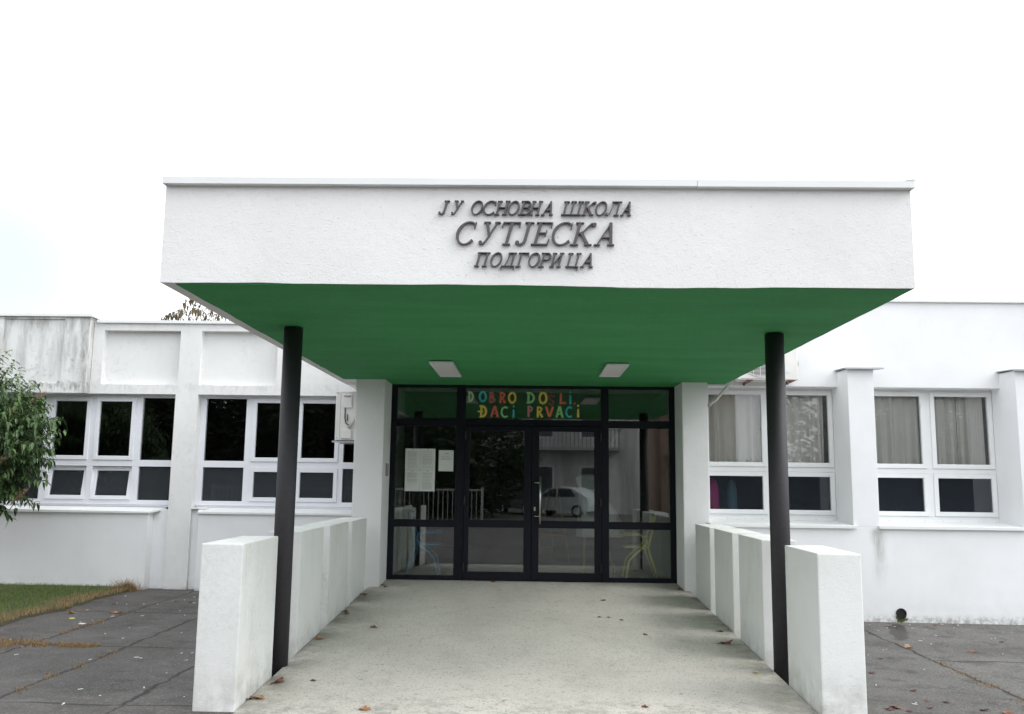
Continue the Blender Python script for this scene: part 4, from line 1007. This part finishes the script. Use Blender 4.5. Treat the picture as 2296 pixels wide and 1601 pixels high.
def put_bit(x, y, z):
    o = bpy.data.objects.new('litter_scrap', random.choice(BM)); C.objects.link(o); o.location = (x, y, z); o.rotation_euler = (0, 0, random.uniform(0, 6.28))
    tag(o, 'tiny white scrap of litter on the dark asphalt yard', 'litter', 'white litter scraps on the asphalt')
for _ in range(70):
    x = random.uniform(-5.5, -2.5); y = random.uniform(-5.6, .4)
    if x < lawn_edge(y)+.1: continue
    put_bit(x, y, GZ(x))
for _ in range(60):
    y = -.9-4.5*random.random()**1.3; x = random.uniform(2.45, 6.2); put_bit(x, y, GZ(x))
q = MB().poly([(-.035, -.02), (.03, -.024), (.036, .016), (-.03, .02)], .001, .008); o = recenter(obj('paper_scrap', q, 'litter'), (0, 0, 0)); o.location = (-4.85, -2.17, GZ(-4.85)); tag(o, 'larger white paper scrap on the left asphalt yard', 'litter')
q = MB().poly([(-.025, -.02), (.02, -.02), (.026, .014), (.0, .024), (-.03, .012)], .001, .010); o = recenter(obj('paper_scrap', q, 'litter_yellow'), (0, 0, 0)); o.location = (-5.13, -1.84, GZ(-5.13)); tag(o, 'yellow green wrapper scrap on the left asphalt yard', 'litter')

# ================================================================= ACROSS THE YARD (seen mirrored in the glass)
def flat_mat():
    n = NT('apartment_render'); a = n.noise(1.2, 6, .6, stretch=(1.6, 1, .12)); b = n.noise(5, 5)
    k = n.mix(n.mr(a, .36, .64), (.46, .445, .43), (.80, .78, .76)); k = n.mix(n.mr(b, .5, .7, 0, .3), k, (.25, .24, .23)); n.col(k); n.rough(.9); return n.m
M['flat_wall'] = flat_mat()
M['flat_wall2'] = plain('apartment_render_brick', (.34, .22, .17), .9, .2, 2)
M['flat_dark'] = plain('apartment_window', (.05, .055, .06), .2, .1)
M['flat_conc'] = plain('apartment_concrete', (.30, .29, .28), .9, .15, 3)
M['car_silver'] = plain('silver_car_paint', (.68, .70, .72), .28, .03, metal=.4)
M['car_dark'] = plain('dark_car_paint', (.03, .04, .06), .25, .05)
M['tyre'] = plain('tyre_rubber', (.015, .015, .015), .8, .1)
def flats(x0, x1, y, h, mat, label, bal):
    t = thing('apartment_building', label, 'building', ((x0+x1)/2, y, GZ(0)), 'apartment blocks across the yard')
    obj('wall', MB().box(x0, x1, y-9, y, -.5, h), mat, t); obj('roof', MB().box(x0-.3, x1+.3, y-9.3, y+.3, h, h+.25), 'flat_conc', t)
    for fl in range(int(h//2.9)):
        z = .6+fl*2.9; x = x0+1.0
        while x+1.4 < x1:
            w = obj('window', MB().box(x, x+1.3, y-.05, y+.03, z+.3, z+1.7), 'pvc', t); obj('pane', MB().box(x+.1, x+1.2, y+.02, y+.036, z+.4, z+1.6), 'flat_dark', w); x += 2.7
    if bal:
        for fl in range(1, int(h//2.9)):
            z = .2+fl*2.9; b = MB().box(x0+.3, x1-1.6, y+.0, y+1.4, z, z+.18); bb = obj('balcony', b, 'flat_conc', t)
            r = MB(); x = x0+.3
            while x < x1-1.6: r.box(x, x+.045, y+1.33, y+1.36, z+.18, z+1.1); x += .22
            r.box(x0+.3, x1-1.6, y+1.32, y+1.37, z+1.1, z+1.15); obj('railing', r, 'flat_dark', bb)
flats(-3.6, 6.6, -38, 8.9, 'flat_wall', 'pale apartment block with balconies mirrored in the right door leaf', True)
flats(8.2, 12.8, -44, 8.9, 'flat_wall2', 'brick coloured apartment block mirrored at the right of the entrance glass', True)
def car(label, x, y, rz, paint):
    t = thing('parked_car', label, 'car', (0, 0, 0), 'cars parked across the yard')
    prof = [(-1.85, .30), (-1.90, .62), (-1.72, .86), (-1.10, .95), (-.52, 1.36), (.10, 1.47), (.85, 1.43), (1.45, 1.12), (1.78, .98), (1.86, .55), (1.80, .30)]
    b = MB(); n = len(prof); secs = [(-.80, 1), (-.72, 1.), (.72, 1.), (.80, 1)]
    for sy, _ in secs:
        for px, pz in prof:
            k = 1-.16*max(0, (pz-.9))/.55; e = .985 if abs(sy) > .75 else 1
            b.v.append((px*e, sy*k, .30+(pz-.30)*e))
    for s_ in range(3):
        for k in range(n): a = s_*n+k; c_ = s_*n+(k+1) % n; b.f.append((a, c_, c_+n, a+n))
    b.f += [tuple(range(n))[::-1], tuple(range(3*n, 4*n))]
    obj('body', b, paint, t)
    for sy in (-1, 1):
        g_ = MB(); y_ = sy*.755; g_.add([(-.85, y_*1.055, .97), (.0, y_*1.05, .97), (.0, y_*.93, 1.37), (-.40, y_*.94, 1.33)], [(0,1,2,3)]); g_.add([(.08, y_*1.05, .97), (1.15, y_*1.05, 1.0), (.80, y_*.94, 1.35), (.08, y_*.93, 1.38)], [(0,1,2,3)])
        obj('window', g_, 'flat_dark', t)
        for wx in (-1.18, 1.2):
            w = obj('wheel', MB().tube([(wx, sy*.62, .30), (wx, sy*.83, .30)], .30, 20), 'tyre', t); obj('rim', MB().tube([(wx, sy*.83, .30), (wx, sy*.84, .30)], .19, 16), 'car_silver', w)
    t.location = (x, y, GZ(x)); t.rotation_euler = (0, 0, rz); return t
car('silver hatchback mirrored in the right door leaf', 1.75, -33.5, RAD(32), 'car_silver')
car('dark car beside the silver hatchback mirrored in the door glass', -.1, -35.5, RAD(60), 'car_dark')
car('pale car mirrored in the left entrance pane', -6.6, -30, RAD(80), 'car_silver')
def big_tree_mesh(seed, h, r):
    random.seed(seed); lv, st = MB(), MB(); st.tube([(0, 0, 0), (.1, 0, h*.3), (0, .1, h*.7), (.1, 0, h*.92)], [.28, .22, .12, .04], 8)
    for k in range(14):
        a = random.uniform(0, 6.28); z = h*random.uniform(.2, .7); st.tube([(0, 0, z), (math.cos(a)*r*.4, math.sin(a)*r*.4, z+.6), (math.cos(a)*r*.8, math.sin(a)*r*.8, z+.9)], [.09, .05, .02], 5, False)
    for k in range(60):
        v = Vector((random.gauss(0, 1), random.gauss(0, 1), random.gauss(0, 1))).normalized(); q = Vector((v.x*r*.72, v.y*r*.72, h*.52+v.z*h*.40)); rc = random.uniform(.7, 1.15)*r*.42
        for _ in range(190):
            u = Vector((random.gauss(0, 1), random.gauss(0, 1), random.gauss(0, 1))).normalized()*rc*random.uniform(.4, 1.05); c_ = q+u; s = random.uniform(.12, .23)
            e1 = Vector((random.gauss(0, 1), random.gauss(0, 1), random.gauss(0, .6))).normalized()*s; e2 = e1.cross(Vector((random.gauss(0, 1), random.gauss(0, 1), 1))).normalized()*s*.6
            lv.add([c_-e1, c_+e2, c_+e1, c_-e2], [(0,1,2,3)], random.random())
    return st, lv
t0 = thing('evergreen_tree', 'dense dark tree across the yard mirrored in the left windows', 'tree', (0, 0, 0), 'trees across the yard')
st, lv = big_tree_mesh(5, 10.5, 3.6); trk = obj('trunk', st, 'bark', t0); crn = obj('crown', lv, 'leaf_dark', t0, tint=True, recalc=False)
def dup(root, loc, rz, sc):
    r = root.copy(); C.objects.link(r); r.location = loc; r.rotation_euler = (0, 0, rz); r.scale = (sc, sc, sc*.66)
    for ch in root.children: c_ = ch.copy(); C.objects.link(c_); c_.parent = r
    return r
spots = [(-5.4, -29, 1.05), (-9.6, -27, 1.1), (-14, -29, 1.15), (-18.5, -27, 1.05), (-23, -30, 1.2), (-28, -28, 1.1), (-7.5, -35, 1.15), (-12, -36, 1.2), (-17, -36, 1.2), (-21, -37, 1.15), (-26, -37, 1.25), (-33, -31, 1.2), (-2.6, -31, .80), (17.5, -31, 1.0), (21.5, -33, 1.05), (26, -31, 1.1), (-31, -20, 1.0)]
for i, (x, y, s) in enumerate(spots):
    if i == 0: t0.location = (x, y, -.4); t0.scale = (s, s, s*.66)
    else: dup(t0, (x, y, -.4), i*1.7, s)
st, lv = big_tree_mesh(9, 7.5, 2.6); keep = [f for i, f in enumerate(lv.f) if i % 7 == 0]
lv.tint = [t for i, t in enumerate(lv.tint) if i % 7 == 0]; lv.f = keep
t2 = thing('leafy_tree', 'light open tree across the yard mirrored in the window right of the column', 'tree', (13.6, -30, -.35), 'trees across the yard')
for mb_ in (st, lv): mb_.v = [(x+13.6, y-30, z-.35) for x, y, z in mb_.v]
obj('trunk', st, 'bark', t2); obj('crown', lv, 'leaf_dark', t2, tint=True, recalc=False)
def added_hedge(x0, x1, y, h, label):  # added leafy screens, out of view, closing off low sky in the reflections
    lv = MB(); random.seed(int(x1*7)); lv.box(x0+.25, x1-.25, y-.55, y+.25, -.4, h-.35)
    for _ in range(int((x1-x0)*420)):
        c_ = Vector((random.uniform(x0, x1), y+.25+random.gauss(0, .18), random.uniform(-.35, h-.2))) if random.random() < .75 else Vector((random.uniform(x0, x1), random.uniform(y-.6, y+.3), h-.35+abs(random.gauss(0, .16))))
        e1 = Vector((random.gauss(0, 1), random.gauss(0, 1), random.gauss(0, 1))).normalized()*random.uniform(.07, .14); e2 = e1.cross(Vector((random.gauss(0, 1), random.gauss(0, 1), 1))).normalized()*.06
        lv.add([c_-e1, c_+e2, c_+e1, c_-e2], [(0,1,2,3)], random.random())
    o = recenter(obj('added_hedge', lv, 'leaf_dark', tint=True, recalc=False), ((x0+x1)/2, y, -.35)); tag(o, label, 'added_hedge')
added_hedge(-42, -2.4, -33.5, 3.2, 'long dark leafy screen added under the trees to block sky in the left reflections')
added_hedge(9.0, 34, -37, 2.6, 'dark leafy screen added across the yard to block sky in the right window reflections')
FN = thing('yard_fence', 'grey bar fence in front of the trees across the yard', 'fence', (-6, -25.5, -.3))
r = MB()
for i in range(60): x = -14+.2*i; r.box(x, x+.03, -25.52, -25.49, -.3, 1.0)
r.box(-14, -2, -25.53, -25.48, .95, 1.02); obj('bars', r, 'flat_conc', FN)
obj('post', MB().box(-14.1, -14, -25.55, -25.45, -.3, 1.1), 'flat_conc', FN); obj('post', MB().box(-2, -1.9, -25.55, -25.45, -.3, 1.1), 'flat_conc', FN)

for o in bpy.data.objects:
    if '_w' in o: del o['_w']
